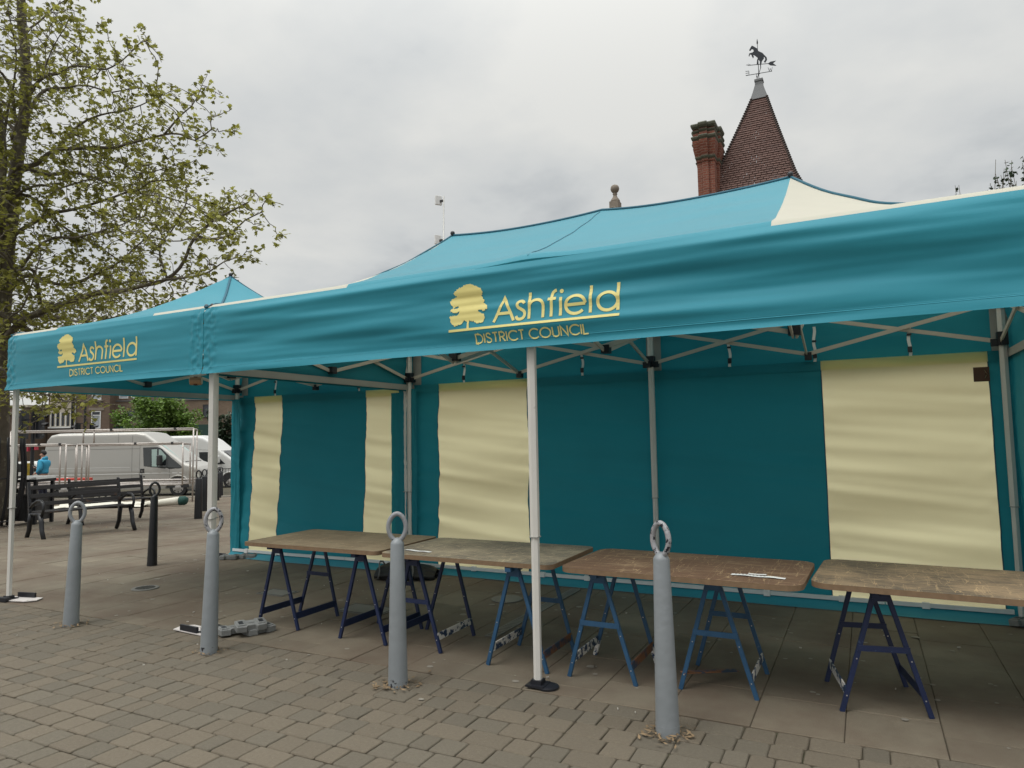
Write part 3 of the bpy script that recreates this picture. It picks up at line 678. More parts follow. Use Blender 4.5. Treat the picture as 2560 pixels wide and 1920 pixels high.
# --- rear walls
def wallz(x, z, seed): return .042*nz(x*.45+z*.25, z*2.1-x*.35, seed)+.026*nz(x*.40, z*6.2+x*1.1-.25*x*x*.3, seed+3)+.007*nz(x*.6, z*15+x*1.6, seed+6)
def wall(parent, y, spans, z0, z1, seed, yb=0.0, name='rear_wall'):
    """spans: (x0, x1, colour); teal stripes are the wall, each cream stripe is its sub-part"""
    def fn(x, z):
        edge = sum(math.exp(-abs(x-s[0])/.09)*.010*nz(z*17+abs(x-s[0])*14, s[0]*9, seed) for s in spans)
        return (x, y+wallz(x, z, seed)+yb*(1-(z-z0)/(z1-z0))**2-edge, z)
    def stripe(b, x0, x1):
        us = lst(x0, x1, max(3, int((x1-x0)*26))); b.grid(fn, us, lst(z0, z1, 90))
    b = MB()
    for x0, x1, c in spans:
        if c == 't': stripe(b, x0, x1)
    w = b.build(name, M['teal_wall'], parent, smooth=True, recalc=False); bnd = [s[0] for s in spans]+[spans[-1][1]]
    for x0, x1, c in spans:
        if c == 'c':
            b = MB(); stripe(b, x0, x1); b.build('cream_panel', M['cream'], w, smooth=True, recalc=False)
    for x0, x1, c in spans[:-1]:
        b = MB(); b.grid(lambda x, z: (lambda p: (p[0], p[1]-.004, p[2]))(fn(x, z)), [x1-.005, x1+.005], lst(z0, z1, 90)); b.build('seam_binding', M['binding'], w, recalc=False)
    b = MB(); us = sorted(set(lst(spans[0][0], spans[-1][1], 90)+bnd))     # folded double hem along the top
    b.grid(lambda x, z: (lambda p: (p[0], p[1]-.007-.003*math.sin(x*9), p[2]))(fn(x, z)), us, lst(z1-.085, z1+.002, 5), mfn=lambda x, z: 1 if any(s[0] < x < s[1] and s[2] == 'c' for s in spans) else 0)
    b.build('top_hem', [M['teal_wall'], M['cream']], w, smooth=True, recalc=False)
    b = MB(); us = lst(spans[0][0], spans[-1][1], 120)    # skirt turned in on the paving
    def sk(x, v):
        q = fn(x, z0); l = .16+.05*nz(x*.9, seed*3)
        return (x, q[1]-l*v*1.0, max(.004, z0*(1-v)**1.5)+.010*abs(nz(x*3, v*3, seed))*v*(1-v)*4+.003)
    b.grid(sk, us, lst(0, 1, 9)); b.build('skirt', M['teal'], w, smooth=True, recalc=False)
    return w, fn
wB, fnB = wall(big, 2.925, [(.05, .40, 't'), (.40, 1.575, 'c'), (1.575, 4.54, 't'), (4.54, 5.81, 'c'), (5.81, 5.965, 't')], .075, 2.185, 2.2, -.05)
wL, fnL = wall(left, 2.90, [(.03, .335, 't'), (.335, .85, 'c'), (.85, 2.255, 't'), (2.255, 2.76, 'c'), (2.76, 2.92, 't')], .075, 2.155, 7.7, -.07)
def rail(parent, fn, xs, gaps):
    for a, c in zip(xs[:-1], xs[1:]):
        p, q = fn(a, .08), fn(c, .08)
        MB().bar((a+.004, p[1]-.035, .085), (c-.004, q[1]-.035, .085), .022, .034).build('bottom_rail', M['rail_white'], parent)
    for g_ in gaps:
        p = fn(g_, .08); MB().box((g_, p[1]-.037, .085), (.055, .034, .05)).build('rail_loop', M['whitestrap'], parent)
rail(big, fnB, [.08, 1.45, 3.02, 4.95, 5.86], [.9, 1.75, 2.25, 4.0, 4.62, 5.25])
rail(left, fnL, [.06, 1.1, 2.0, 2.85], [.33, .86, 1.5, 2.2])
# gathered corner drapes and the side wall at the right end
def drape(parent, x0, x1, y, z0, z1, seed, name='corner_drape', amp=.012):
    b = MB(); b.grid(lambda x, z: (x, y+amp*nz(x*26, z*3.2, seed)+.006*nz(x*9, z*17+x*11, seed+2), z), lst(x0, x1, 40), lst(z0, z1, 110))
    return b.build(name, M['teal_wall'], parent, smooth=True, recalc=False)
drape(left, 0.0, .17, 2.80, .03, 2.13, 3.3)
drape(left, 2.70, 2.93, 2.83, .03, 2.10, 4.1)
drape(big, .0, .13, 2.85, .03, 2.14, 5.1)
b = MB(); b.grid(lambda y, z: (5.957+.012*nz(y*4, z*2.5, 3.3)+.008*nz(y*9, z*13, 8.8), y, z), lst(.9, 2.95, 60), lst(.03, 2.18, 80)); b.build('side_wall', M['teal_wall'], big, smooth=True, recalc=False)
# brown sewn label on the right cream panel
p = fnB(5.77, 2.04)
lb = MB().b2(5.70, 5.812, p[1]-.03, p[1]-.022, 1.935, 2.055).build('sewn_label', M['brownlabel'], big)
b = MB()
for s_ in (-1, 1):
    b.add([(5.797, p[1]-.0325, 1.995), (5.775, p[1]-.0325, 1.995+s_*.040), (5.784, p[1]-.0325, 1.995+s_*.012)], [(0, 1, 2)])
b.build('label_mark', M['cream'], lb, recalc=False)
# straps with buckles from truss to wall
for par, xs_, y, zt in ((big, (.78, 2.24, 3.75, 4.5, 5.25), 2.875, 2.185), (left, (.78, 2.2), 2.84, 2.155)):
    for k, sx in enumerate(xs_):
        zt0 = 2.44 if k != 3 else 2.5
        s = MB().grid(lambda x, z: (sx+x+.006*math.sin(z*30+k), y+.01*math.sin(z*17+k), z), [-.0125, .0125], lst(zt-.005, zt0, 16)).build('strap', M['whitestrap'], par, solid=.002, recalc=False)
        MB().box((sx, y-.012, zt+.05), (.034, .014, .05)).build('buckle', M['blackp'], s)
        MB().box((sx, y-.010, zt+.18), (.036, .01, .018)).build('slide', M['blackp'], s)
# pale reinforcement patches behind rear legs
for par, xs_ in ((big, (.045, 2.985, BIGW-.05)), (left, (.045,))):
    for k, sx in enumerate(xs_):
        MB().b2(sx-.075, sx+.075, 2.965, 2.970, 2.19, 2.62).build('reinforcement_patch', M['grey_webbing'], par)
# base plates pinned to the feet
def base_plate(parent, x, y, ang, flip=1):
    M3 = Matrix.Rotation(ang, 3, 'Z')
    q = lambda a, c, z: M3 @ Vector((a, c, z)) + Vector((x, y, 0))
    b = MB(); pl = [(-.12, -.07), (.26, -.07), (.34, .0), (.30, .10), (-.12, .10)]
    b.prism(pl, .006, .013, 'z'); b.v = [tuple(q(*v)) for v in b.v]
    o = b.build('base_plate', M['plate'], parent)
    b = MB(); b.b2(-.14, .06, -.10, -.045, .004, .04).b2(.0, .22, .075, .095, .013, .06); b.v = [tuple(q(*v)) for v in b.v]; b.build('plate_bracket', M['blackp'], o)
base_plate(left, .045, .06, R(12)); base_plate(left, .10, 2.72, R(180)); base_plate(big, .0, .05, R(176)); base_plate(big, .05, 2.70, R(160))
b = MB(); b.lathe([(.068, 0), (.068, .010), (.058, .014), (.03, .016)], 24, (3.05, .05, .003)); b.build('round_foot_plate', M['blackp'], big, smooth=False)
# ------------------------------------------------------------------ bollards with an eye ring on top
def bollard(x, y, label, body, ring, group, h=1.085, r0=.062, r1=.043, lean=(0, 0), face=0, cat='bollard', foot=None, dz=0):
    t = thing('ring_bollard', label, cat, (x, y, terr(x, y)+dz), face, group)
    t.rotation_euler = (lean[0], lean[1], face)
    sh = h-.196
    rr_ = lambda z: r0+(r1-r0)*z/sh
    MB().lathe([(rr_(.045), .045), (rr_(sh*.5), sh*.5), (rr_(sh), sh-.01), (r1*.93, sh), (r1*.6, sh+.02), (.012, sh+.028)], 32).build('post', body, t, smooth=False, auto=40, recalc=False)
    MB().lathe([(r0+.001, -.03), (r0, .0), (rr_(.05)+.001, .05)], 32).build('post_foot', foot or body, t, auto=40, recalc=False)
    pts = []; cz = sh+.094; rx, rz = .056, .086; n = 40
    for i in range(n):
        a = 2*math.pi*i/n; s_ = math.sin(a); pinch = 1-.16*max(0, s_)**3
        pts.append((rx*math.cos(a)*pinch*(1-.12*max(0, -s_)**2), 0, cz+rz*s_))
    MB().tube(pts, .0150, 12, closed=True).build('eye_ring', ring, t, smooth=True)
    MB().lathe([(.036, sh-.010), (.032, sh+.004), (.018, sh+.016), (.010, sh+.022)], 20).build('weld_collar', ring, t, auto=50, recalc=False)
    return t
gg = 'grey ring-topped bollards along the edge of the block paving'
bollard(-1.30, -.273, 'leftmost grey ring-topped bollard, standing clear in front of the left canopy', M['bollard'], M['ring_clean'], gg, h=1.06, lean=(R(0), R(1.5)), face=R(48))
bollard(.469, -.315, 'grey bollard with a black-chipped ring beside the double tent pole', M['bollard'], M['ring_worn'], gg, h=1.065, lean=(0, R(1.2)), face=R(42), foot=M['bollard_foot'])
bollard(2.167, -.292, 'grey bollard with a clean ring and black-chipped foot before the first two tables', M['bollard'], M['ring_clean'], gg, h=1.086, face=R(28), foot=M['bollard_foot'])
bollard(3.881, -.288, 'nearest grey bollard with a heavily chipped ring, in front of the red brown table', M['bollard'], M['ring_worn'], gg, h=1.095, lean=(0, R(-.3)), face=R(-28))
gb = 'black ring-topped bollards'
bollard(-3.265, 1.886, 'single black ring-topped bollard between the bench and the left canopy poles', M['black_iron'], M['black_iron'], gb, h=1.06, lean=(0, R(.8)), face=R(50), r0=.06, r1=.042, cat='bollard')
rowp = [(-8.45, 6.70), (-10.4, 8.43), (-11.6, 9.55), (-12.764, 10.698), (-14.175, 11.969), (-15.552, 13.204), (-16.797, 14.338)]
nm = ['nearest', 'second', 'third', 'fourth', 'fifth', 'sixth', 'farthest']
for k, (x, y) in enumerate(rowp):
    bollard(x, y, nm[k]+' black ring-topped bollard of the row running back to the road', M['black_iron'], M['black_iron'], 'row of black bollards running back to the road', h=1.08, face=R(30), r0=.085, r1=.07, cat='bollard')

# ------------------------------------------------------------------ trestles and boards
def trestle(c, label, paint, bars, rails, white_feet=False, broken=False, rz=0):
    t = thing('folding_trestle', label, 'trestle', (c[0], c[1], 0), rz, 'blue folding trestles under the boards')
    H = .688
    MB().b2(-.022, .022, -.35, .35, H-.032, H-.004).b2(-.05, .05, -.30, -.22, H-.03, H-.006).b2(-.05, .05, .22, .30, H-.03, H-.006).build('top_rail', paint, t, bevel=.003)
    for sy in (-1, 1):
        for sx in (-1, 1):
            a = Vector((sx*.032, sy*.255, H-.03)); b_ = Vector((sx*.222, sy*.238, .0))
            off = .012*sx
            l = MB().bar(a, b_, .026, .020, up=(0, 1, 0)).build('leg', paint, t, bevel=.002)
            bz = MB()
            for f in (.05, .55, .86): 
                q = a+(b_-a)*f; bz.lathe([(.0042, 0), (.0035, .002)], 8, (0, 0, 0)); 
                n_ = len(bz.v)-16
                for i in range(n_, n_+16): v = bz.v[i]; bz.v[i] = (q.x+v[0], q.y-.0115-v[2] if True else 0, q.z+v[1])
            bz.build('bolts', M['zinc'], l)
            if white_feet and sy > 0:
                q = a+(b_-a)*.84; MB().bar(q, b_, .028, .022, up=(0, 1, 0)).build('foot', M['ring_clean'] if False else M['flaked_white'], l)
        MB().b2(-.045, .045, sy*.268-.003, sy*.268+.003, H-.075, H-.03).build('hinge_plate', paint, t)
        if (sy < 0 and 'f' in bars) or (sy > 0 and 'b' in bars):
            zc = .355; hx = .032+.19*(1-zc/(H-.03))+.012
            MB().b2(-hx, hx, sy*.245-.018, sy*.245-.010, zc-.016, zc+.016).build('cross_bar', paint, t)
    for sx, m_ in zip((-1, 1), rails):
        if m_ is None: continue
        x = sx*.196
        if broken and sx < 0:
            MB().bar((x-.01, -.24, .10), (x+.25, .10, .045), .045, .007).build('lower_rail', m_, t)
        else:
            MB().b2(x-.004, x+.004, -.245, .245, .085, .138).build('lower_rail', m_, t)
    return t
nv, md = M['blue_navy'], M['blue_mid']
trestle((.435, .635), 'navy trestle at the far left end of the leftmost table', nv, 'b', (nv, nv))
trestle((1.355, .593), 'navy trestle under the right half of the leftmost table', nv, 'b', (nv, nv))
trestle((1.842, .599), 'navy trestle behind the clean-ringed bollard with white paint flaking on its lower rail', nv, 'f', (nv, M['flaked_white']))
trestle((2.719, .520), 'mid blue trestle behind the middle tent pole, one rail rusty', md, 'b', (M['flaked_white'], M['rusty_rail']))
trestle((3.312, .536), 'mid blue trestle with white-painted rear feet under the red brown board', md, 'f', (M['flaked_white'], M['rusty_rail']), white_feet=True)
trestle((4.014, .605), 'mid blue trestle with a broken rusty rail under the red brown board', md, 'fb', (M['rusty_rail'], M['flaked_white']), broken=True)
g_ = trestle((4.847, .669), 'navy trestle at the right under the long grey board, white paint on its left rail', nv, 'fb', (M['flaked_white'], nv), rz=R(12))

def board(name_label, x0, x1, y0, y1, m, rz=0, rad=.07, z=.69, group='plywood table boards', y1b=None):
    t = thing('table_board', name_label, 'table top', ((x0+x1)/2, (y0+y1)/2, z), rz, group)
    hx, hy = (x1-x0)/2, (y1-y0)/2; pl = []
    for cx_, cy_, a0 in ((hx-rad, hy-rad, 0), (-hx+rad, hy-rad, 90), (-hx+rad, -hy+rad, 180), (hx-rad, -hy+rad, 270)):
        pl += arc(cx_, cy_, rad, a0, a0+90, 6)
    pl = [(a+.003*nz(a*9, c*9, x0), c+.003*nz(a*9+5, c*9, x0)) for a, c in pl]
    sag = lambda a, c: .006*nz(a*1.5, c*1.5, x0)
    MB().prism(pl, .0, .030, 'z').build('edge', M['edge'], t, recalc=True)
    b = MB(); n = len(pl); k = .996
    b.add([(a*k, c*k, .0305) for a, c in pl], [tuple(range(n))]); b.build('board_face', m, t, recalc=False)
    return t
board('leftmost tan plywood table board', .225, 1.615, .20, 1.03, M['board1'], rad=.05)
board('grey weathered plywood board, second from the left, passing behind the middle tent pole', 1.66, 3.035, .165, .985, M['board2'], rad=.06, z=.6905)
board('red brown plywood board with rounded corners and a paper strip', 3.10, 4.54, .12, .93, M['board3'], R(-1.5), rad=.10)
board('long grey brown scratched board running out at the right', 4.575, 6.1, .20, 1.02, M['board4'], R(-3), rad=.10, z=.690)
def strip(x, y, l, w, rz, label, marks=0):
    t = thing('paper_strip', label, 'paper', (x, y, .7222), rz)
    b = MB(); b.grid(lambda u, v: (u, v, .002+.003*math.sin(u*22)**2), lst(-l/2, l/2, 12), [-w/2, w/2]); b.build('sheet', M['paper'], t, recalc=False)
    b = MB()
    for k in range(marks): xx = -l/2+.02+k*(l*.6/marks); b.grid(lambda u, v: (u, v, .0032+.003*math.sin(u*22)**2), [xx, xx+l*.03], [w*.1, w*.28])
    if marks: b.build('faint_print', M['ink'], t, recalc=False)
strip(4.28, .29, .30, .042, R(-4), 'white torn paper strip with faint print on the red brown board', 9)
strip(4.27, .345, .10, .03, R(2), 'small white paper scrap lying against the longer strip on the red brown board')
strip(1.90, .32, .24, .035, R(-6), 'white paper strip on the grey board, half hidden by a bollard')

# ------------------------------------------------------------------ cast weights, bag, tape
def weight_mesh():
    b = MB(); pl = [(-.135, -.085), (-.05, -.10), (-.035, -.065), (.035, -.065), (.05, -.10), (.135, -.085), (.145, 0), (.135, .085), (.05, .10), (.035, .065), (-.035, .065), (-.05, .10), (-.135, .085), (-.145, 0)]
    b.prism(pl, 0, .055, 'z'); b.b2(-.125, -.055, -.062, .062, .055, .064).b2(.055, .125, -.062, .062, .055, .064)
    return b
def weight(x, y, z, rz, label, tilt=(0, 0)):
    t = thing('cast_weight', label, 'weight', (x, y, z+.004), rz, 'grey cast tent weights'); t.scale = (.84, .84, .84); t.rotation_euler = (tilt[0], tilt[1], rz)
    weight_mesh().build('casting', M['cast'], t, bevel=.008)
    for s_ in (-1, 1): MB().b2(s_*.091-.021, s_*.091+.021, -.035, .035, .0635, .0655).build('hand_slot', M['blackp'], t)
    MB().b2(-.03, .03, -.02, .02, .055, .061).build('boss', M['cast'], t, bevel=.004)
weight(.25, .10, 0.012, R(65), 'grey cast weight lying flat beside the foot of the double tent pole')
weight(.40, .22, .0, R(72), 'outer grey cast weight to the right of the double tent pole', )
weight(.385, .15, .048, R(58), 'grey cast weight stacked on top of its neighbour by the double tent pole', (R(8), 0))
weight(-2.70, 2.60, 0.0, R(25), 'grey cast weight beside the rear left canopy leg, nearer one')
weight(-2.50, 2.75, 0.0, R(20), 'grey cast weight tucked against the rear wall bottom at the left end')
weight(5.93, 2.72, 0.02, R(-30), 'grey cast weight cut by the right edge at the rear corner pole', (0, R(-8)))
t = thing('folded_bag', 'black nylon carrying bag rolled up on the ground at the rear wall under the tables', 'bag', (.26, 2.45, 0), R(20))
b = MB(); prof_ = [(.0, .01), (.06, .0), (.13, .03), (.16, .09), (.13, .15), (.05, .165), (-.05, .14), (-.12, .10), (-.17, .06), (-.15, .02)]
def bagfn(u, v):
    n = len(prof_); i = int(v) % n; f = v-int(v); a = prof_[i]; c = prof_[(i+1) % n]; e_ = 1-.35*abs(u)**4
    return (u*.34, (a[0]+(c[0]-a[0])*f)*e_+.015*nz(u*4, v, 1), max(.004, (a[1]+(c[1]-a[1])*f)*(1.05 if u < 0 else .9)*e_+.012*nz(u*5, v*1.3, 4)))
b.grid(bagfn, lst(-1, 1, 22), lst(0, 10, 41)); b.build('bag_body', M['bagcloth'], t, smooth=True)
for k, (sx, r_) in enumerate(((-.32, 1.0), (-.28, .72), (.1, 1.05))):
    MB().tube([(sx*.9+.03*math.sin(i), prof_[i % 10][0]*r_*1.03, .008+prof_[i % 10][1]*r_*1.03) for i in range(10)], .009, 6, closed=True).build('piping', M['bagpipe'], t, smooth=True)
t = thing('black_case', 'black wheeled base and strap heap at the foot of the rear pole pair', 'bag', (.28, 2.66, 0), R(5))
b = MB(); b.b2(-.28, .26, -.05, .06, .01, .05).b2(.0, .3, -.02, .04, .05, .075); b.build('bar', M['blackp'], t, bevel=.01)
b = MB(); b.b2(-.30, -.22, -.03, .03, .03, .10).b2(-.10, -.02, -.02, .03, .05, .11).b2(.10, .13, -.03, .03, .06, .12); b.build('fitting', M['plate'], t, bevel=.004)
t = thing('tape_roll', 'brown patterned roll hanging just below the left canopy front band near the pole', 'tape roll', (-.225, .085, 2.075), R(38))
b = MB(); k = 24
b.tube([(-.045, 0, 0), (.045, 0, 0)], .035, 24); b.build('roll', M['tapebrown'], t, auto=40)
for s_ in (-1, 1): MB().tube([(s_*.0455, 0, 0), (s_*.048, 0, 0)], .030, 24).build('core', M['canvas'], t, auto=40)
b = MB()
for a in (.5, 1.2, 2.0, 4.2, 5): b.box((.0, .0355*math.cos(a), .0355*math.sin(a)), (.03, .006, .012), M=Matrix.Rotation(a, 3, 'X'))
b.build('pattern_patch', M['brownlabel'], t)
MB().tube([(0, 0, .03), (.0, 0, .10)], .002, 5).build('cord', M['canvas'], t)

# ------------------------------------------------------------------ bench, bin, tree guard
BL = 1.52
def bench(x, y, rz, label):
    t = thing('park_bench', label, 'bench', (x, y, terr(x, y)), rz, 'black slatted park benches')
    # local: x along the bench, y = front; seat 0.45
    for k, (yy, zz_) in enumerate(((.02, .46), (.13, .455), (.24, .455), (.35, .465))):
        MB().box((0, yy+.02, zz_), (BL, .095, .028)).build('seat_slat', M['benchwood'], t, bevel=.005)
    for k, (yy, zz_) in enumerate(((-.050, .585), (-.082, .725), (-.112, .87))):
        MB().box((0, yy, zz_), (BL, .026, .072), M=Matrix.Rotation(R(12), 3, 'X')).build('back_slat', M['benchwood'], t, bevel=.005)
    for sx in (-BL/2, BL/2):
        b = MB()
        pl = [(-.09, .42), (-.035, .42), (-.06, .60), (-.09, .80), (-.125, .96), (-.15, .975), (-.165, .95), (-.14, .76), (-.11, .58)]
        b.prism(pl, sx-.022, sx+.022, 'x'); b.build('back_bracket', M['black_iron'], t, bevel=.004)
        b = MB(); b.tube([(sx, .42, .43), (sx, .46, .52), (sx, .44, .62), (sx, .36, .665), (sx, .22, .66), (sx, .06, .60), (sx, -.06, .53)], .024, 8); b.tube([(sx, -.06, .42), (sx, .2, .43), (sx, .43, .43)], .026, 8)
        b.build('arm_rest', M['black_iron'], t, smooth=True)
        for a in ([(.34, .43), (.40, .30), (.43, .15), (.52, 0)], [(-.02, .43), (-.05, .3), (-.07, .15), (-.16, 0)]):
            b = MB(); b.tube([(sx, p_[0], p_[1]) for p_ in a], [.042, .040, .038, .036], 8); b.build('leg', M['black_iron'], t, smooth=True)
    return t
bench(-8.02, 3.80, R(-97), 'nearer black slatted park bench behind the leftmost grey bollard')
bench(-10.0, 5.65, R(-97), 'farther black park bench half hidden behind the nearer bench')
p = P(-9.35, 14.6) if False else Vector((-11.35, 4.55, 0))
t = thing('litter_bin', 'square litter bin with steel lid and mesh sides behind the bench', 'litter bin', (-11.3, 4.75, terr(-11.3, 4.75)), AZ)
for sx in (-1, 1):
    for sy in (-1, 1): MB().b2(sx*.27-.03, sx*.27+.03, sy*.27-.03, sy*.27+.03, 0, .95).build('post', M['black_iron'], t)
b = MB(); b.b2(-.25, .25, -.255, -.245, .08, .62).b2(-.25, .25, .245, .255, .08, .62).b2(-.255, -.245, -.24, .24, .08, .62).b2(.245, .255, -.24, .24, .08, .62); b.build('mesh_panel', M['mesh_metal'], t)
MB().b2(-.32, .32, -.32, .32, .90, .96).build('lid_rim', M['black_iron'], t)
b = MB(); b.lathe([(.46, .96), (.42, 1.0), (.33, 1.02)], 4, plan=[(math.cos(R(45+90*i)), math.sin(R(45+90*i))) for i in range(4)]); b.build('lid', M['steel_lid'], t, recalc=False)
gx, gy = -11.2, 3.95; gz = terr(gx, gy)
t = thing('tree_guard', 'black curved-bar tree guard round the plane tree trunk', 'tree guard', (gx, gy, gz))
for k in range(20):
    a = 2*math.pi*k/20; b = MB(); pts = []
    for i in range(11):
        f = i/10; r_ = .40+.13*math.sin(f*math.pi*.95)+.0*f; r_ = .36+.19*math.sin(min(1, f*1.15)*math.pi*.72); pts.append((r_*math.cos(a), r_*math.sin(a), .05+f*1.78))
    b.tube(pts, .030, 6); b.build('guard_bar', M['black_iron'], t, smooth=True)
for z_, r_ in ((.12, .40), (1.0, .53)):
    MB().tube([(r_*math.cos(2*math.pi*i/28), r_*math.sin(2*math.pi*i/28), z_) for i in range(28)], .016, 6, closed=True).build('guard_ring', M['black_iron'], t, smooth=True)

# ------------------------------------------------------------------ trees
LEAF = [(0, 0), (-.22, -.04), (-.52, .22), (-.30, .34), (-.42, .70), (-.14, .62), (0, 1.0), (.14, .62), (.42, .70), (.30, .34), (.52, .22), (.22, -.04)]
def leaves(b, cs, size, rg, droop=.5, mi=0, simple=False):
    lf = [(0, 0), (-.4, .35), (-.25, .8), (0, 1), (.25, .8), (.4, .35)] if simple else LEAF
    for c in cs:
        s_ = size*rg.uniform(.55, 1.25); yaw_ = rg.random()*6.283; pt_ = rg.gauss(-.35, droop); rl = rg.gauss(0, .5)
        cyw, syw, cp, sp_, cr_, sr_ = math.cos(yaw_), math.sin(yaw_), math.cos(pt_), math.sin(pt_), math.cos(rl), math.sin(rl)
        fx, fy, fz = cyw*cp, syw*cp, sp_
        rx, ry, rz_ = -syw, cyw, 0.0
        ux, uy, uz = ry*fz-rz_*fy, rz_*fx-rx*fz, rx*fy-ry*fx
        rx2, ry2, rz2 = rx*cr_+ux*sr_, ry*cr_+uy*sr_, rz_*cr_+uz*sr_; ux2, uy2, uz2 = ux*cr_-rx*sr_, uy*cr_-ry*sr_, uz*cr_-rz_*sr_
        vs = []
        for (a, l) in lf:
            k = abs(a)*.28
            vs.append((c[0]+s_*(a*rx2+l*fx+k*ux2), c[1]+s_*(a*ry2+l*fy+k*uy2), c[2]+s_*(a*rz2+l*fz+k*uz2)))
        b.add(vs, [tuple(range(len(lf)))], mi, rg.random())
BR=[(0.2,[(-11.26,4.07,0.01),(-11.14,3.99,1.67),(-11.01,3.91,3.32),(-10.89,3.86,4.64),(-10.74,3.84,5.8),(-10.62,3.83,6.63),(-10.48,3.82,7.62),(-10.33,3.83,8.36),(-10.25,3.81,9.1),(-10.25,3.73,10.01),(-10.27,3.63,11.09),(-10.25,3.55,12.25),(-10.08,3.54,13.24)]),
(0.12,[(-11.1,3.94,2.5),(-10.96,3.76,4.13),(-10.78,3.64,5.34),(-10.52,3.56,6.52),(-10.33,3.44,7.69),(-10.36,3.2,9.01),(-10.43,2.94,10.39),(-10.47,2.71,11.51)]),
(0.035,[(-10.33,3.83,8.36),(-10.08,3.73,8.68),(-9.55,3.76,8.96),(-9.04,3.81,8.95),(-8.64,3.8,8.98),(-7.97,3.96,8.79),(-7.39,4.03,8.86),(-6.93,4.04,9.09)]),
(0.035,[(-10.25,3.81,9.1),(-10.45,3.87,10.17),(-10.34,4.14,10.64),(-10.27,4.39,11.08),(-10.09,4.7,11.45)]),
(0.045,[(-10.46,3.8,7.95),(-10.37,3.92,8.41),(-10.3,4.04,8.78),(-10.18,4.19,9.05),(-9.86,4.46,9.15),(-9.63,4.68,9.23),(-9.25,4.99,9.13),(-8.84,5.3,9.27)]),
(0.06,[(-10.72,3.84,5.97),(-10.45,3.75,7.16),(-9.93,3.88,7.27),(-9.46,3.98,7.48),(-8.88,4.15,7.48),(-8.2,4.38,7.44),(-7.52,4.59,7.55),(-7.09,4.68,7.58),(-6.7,4.76,7.53),(-6.35,4.83,7.37),(-5.97,4.89,7.5)]),
(0.02,[(-7.06,4.66,7.57),(-6.7,4.74,7.89),(-6.43,4.8,8.05),(-6.22,4.81,8.3)]),
(0.03,[(-9.59,4.05,7.53),(-9.45,4.22,7.92),(-9.32,4.4,8.18),(-9.05,4.65,8.43),(-8.57,5.01,8.61),(-8.29,5.26,8.83),(-8.05,5.5,9.07)]),
(0.02,[(-8.92,4.17,7.5),(-8.13,4.41,7.18),(-7.63,4.49,6.86),(-7.05,4.59,6.83),(-6.62,4.62,6.83)]),
(0.045,[(-10.74,3.84,5.8),(-10.14,4.19,6.31),(-9.54,4.56,6.49),(-8.99,4.91,6.73),(-8.81,5.07,6.85),(-8.66,5.23,6.91),(-8.47,5.39,7.11),(-8.12,5.65,7.18),(-7.95,5.8,7.36)]),
(0.03,[(-10.68,3.8,6.63),(-9.99,3.91,6.85),(-9.32,4.04,6.72),(-8.62,4.16,6.78),(-7.94,4.29,6.77)]),
(0.08,[(-10.98,3.9,3.65),(-10.36,3.99,4.11),(-9.51,4.2,4.36),(-8.95,4.28,4.46),(-8.37,4.38,4.53),(-7.69,4.53,4.55),(-6.94,4.71,4.68),(-6.48,4.72,4.98),(-6.14,4.67,5.33),(-5.65,4.7,5.64),(-5.17,4.74,5.76),(-4.8,4.72,5.84)]),
(0.03,[(-5.96,4.52,5.26),(-5.33,4.69,5.26),(-4.88,4.75,5.53),(-4.51,4.78,5.62)]),
(0.025,[(-6.71,4.53,4.62),(-6.09,4.77,4.66),(-5.62,4.91,4.89),(-5.26,5.01,4.98)]),
(0.02,[(-6.71,4.53,4.62),(-6.84,4.47,5.23),(-6.59,4.62,5.69),(-6.42,4.72,6.16),(-6.51,4.68,6.73)]),
(0.05,[(-10.91,3.87,4.48),(-10.7,4.13,5.09),(-10.22,4.59,4.94),(-10.01,4.9,5.06),(-9.49,5.33,5.45),(-9.17,5.66,5.93),(-9.0,5.92,6.33)]),
(0.04,[(-10.89,3.86,4.64),(-10.29,3.91,5.25),(-9.64,4.01,5.68),(-8.88,4.19,5.69),(-8.13,4.36,5.78),(-7.46,4.48,5.95)]),
(0.035,[(-10.63,3.81,6.79),(-10.33,4.12,6.66),(-10.04,4.45,6.19),(-9.43,4.94,5.71),(-8.97,5.36,5.22)]),
(0.04,[(-11.01,3.9,3.49),(-10.68,4.33,3.59),(-10.17,4.85,3.78),(-9.77,5.28,4.24),(-9.29,5.78,4.36),(-8.94,6.21,4.57)]),
(0.025,[(-10.7,3.75,3.12),(-9.75,3.71,2.73),(-8.88,3.61,2.51),(-8.0,3.51,2.33),(-7.11,3.4,2.31)]),
(0.03,[(-10.71,3.76,2.96),(-10.63,3.49,3.26),(-9.96,3.49,4.0),(-9.4,3.48,4.26),(-8.81,3.42,5.1)]),
(0.03,[(-10.43,3.5,7.74),(-9.67,3.32,9.13),(-9.33,2.97,9.9)]),
(0.05,[(-10.62,3.83,6.63),(-11.12,3.52,7.3),(-11.85,3.12,7.64),(-12.7,2.63,8.32)]),
(0.06,[(-10.98,3.9,3.65),(-11.26,3.41,4.27),(-11.79,2.8,4.72),(-12.48,2.1,5.3)]),
(0.04,[(-10.46,3.8,7.95),(-11.44,3.61,8.96),(-12.42,3.44,9.67)])]

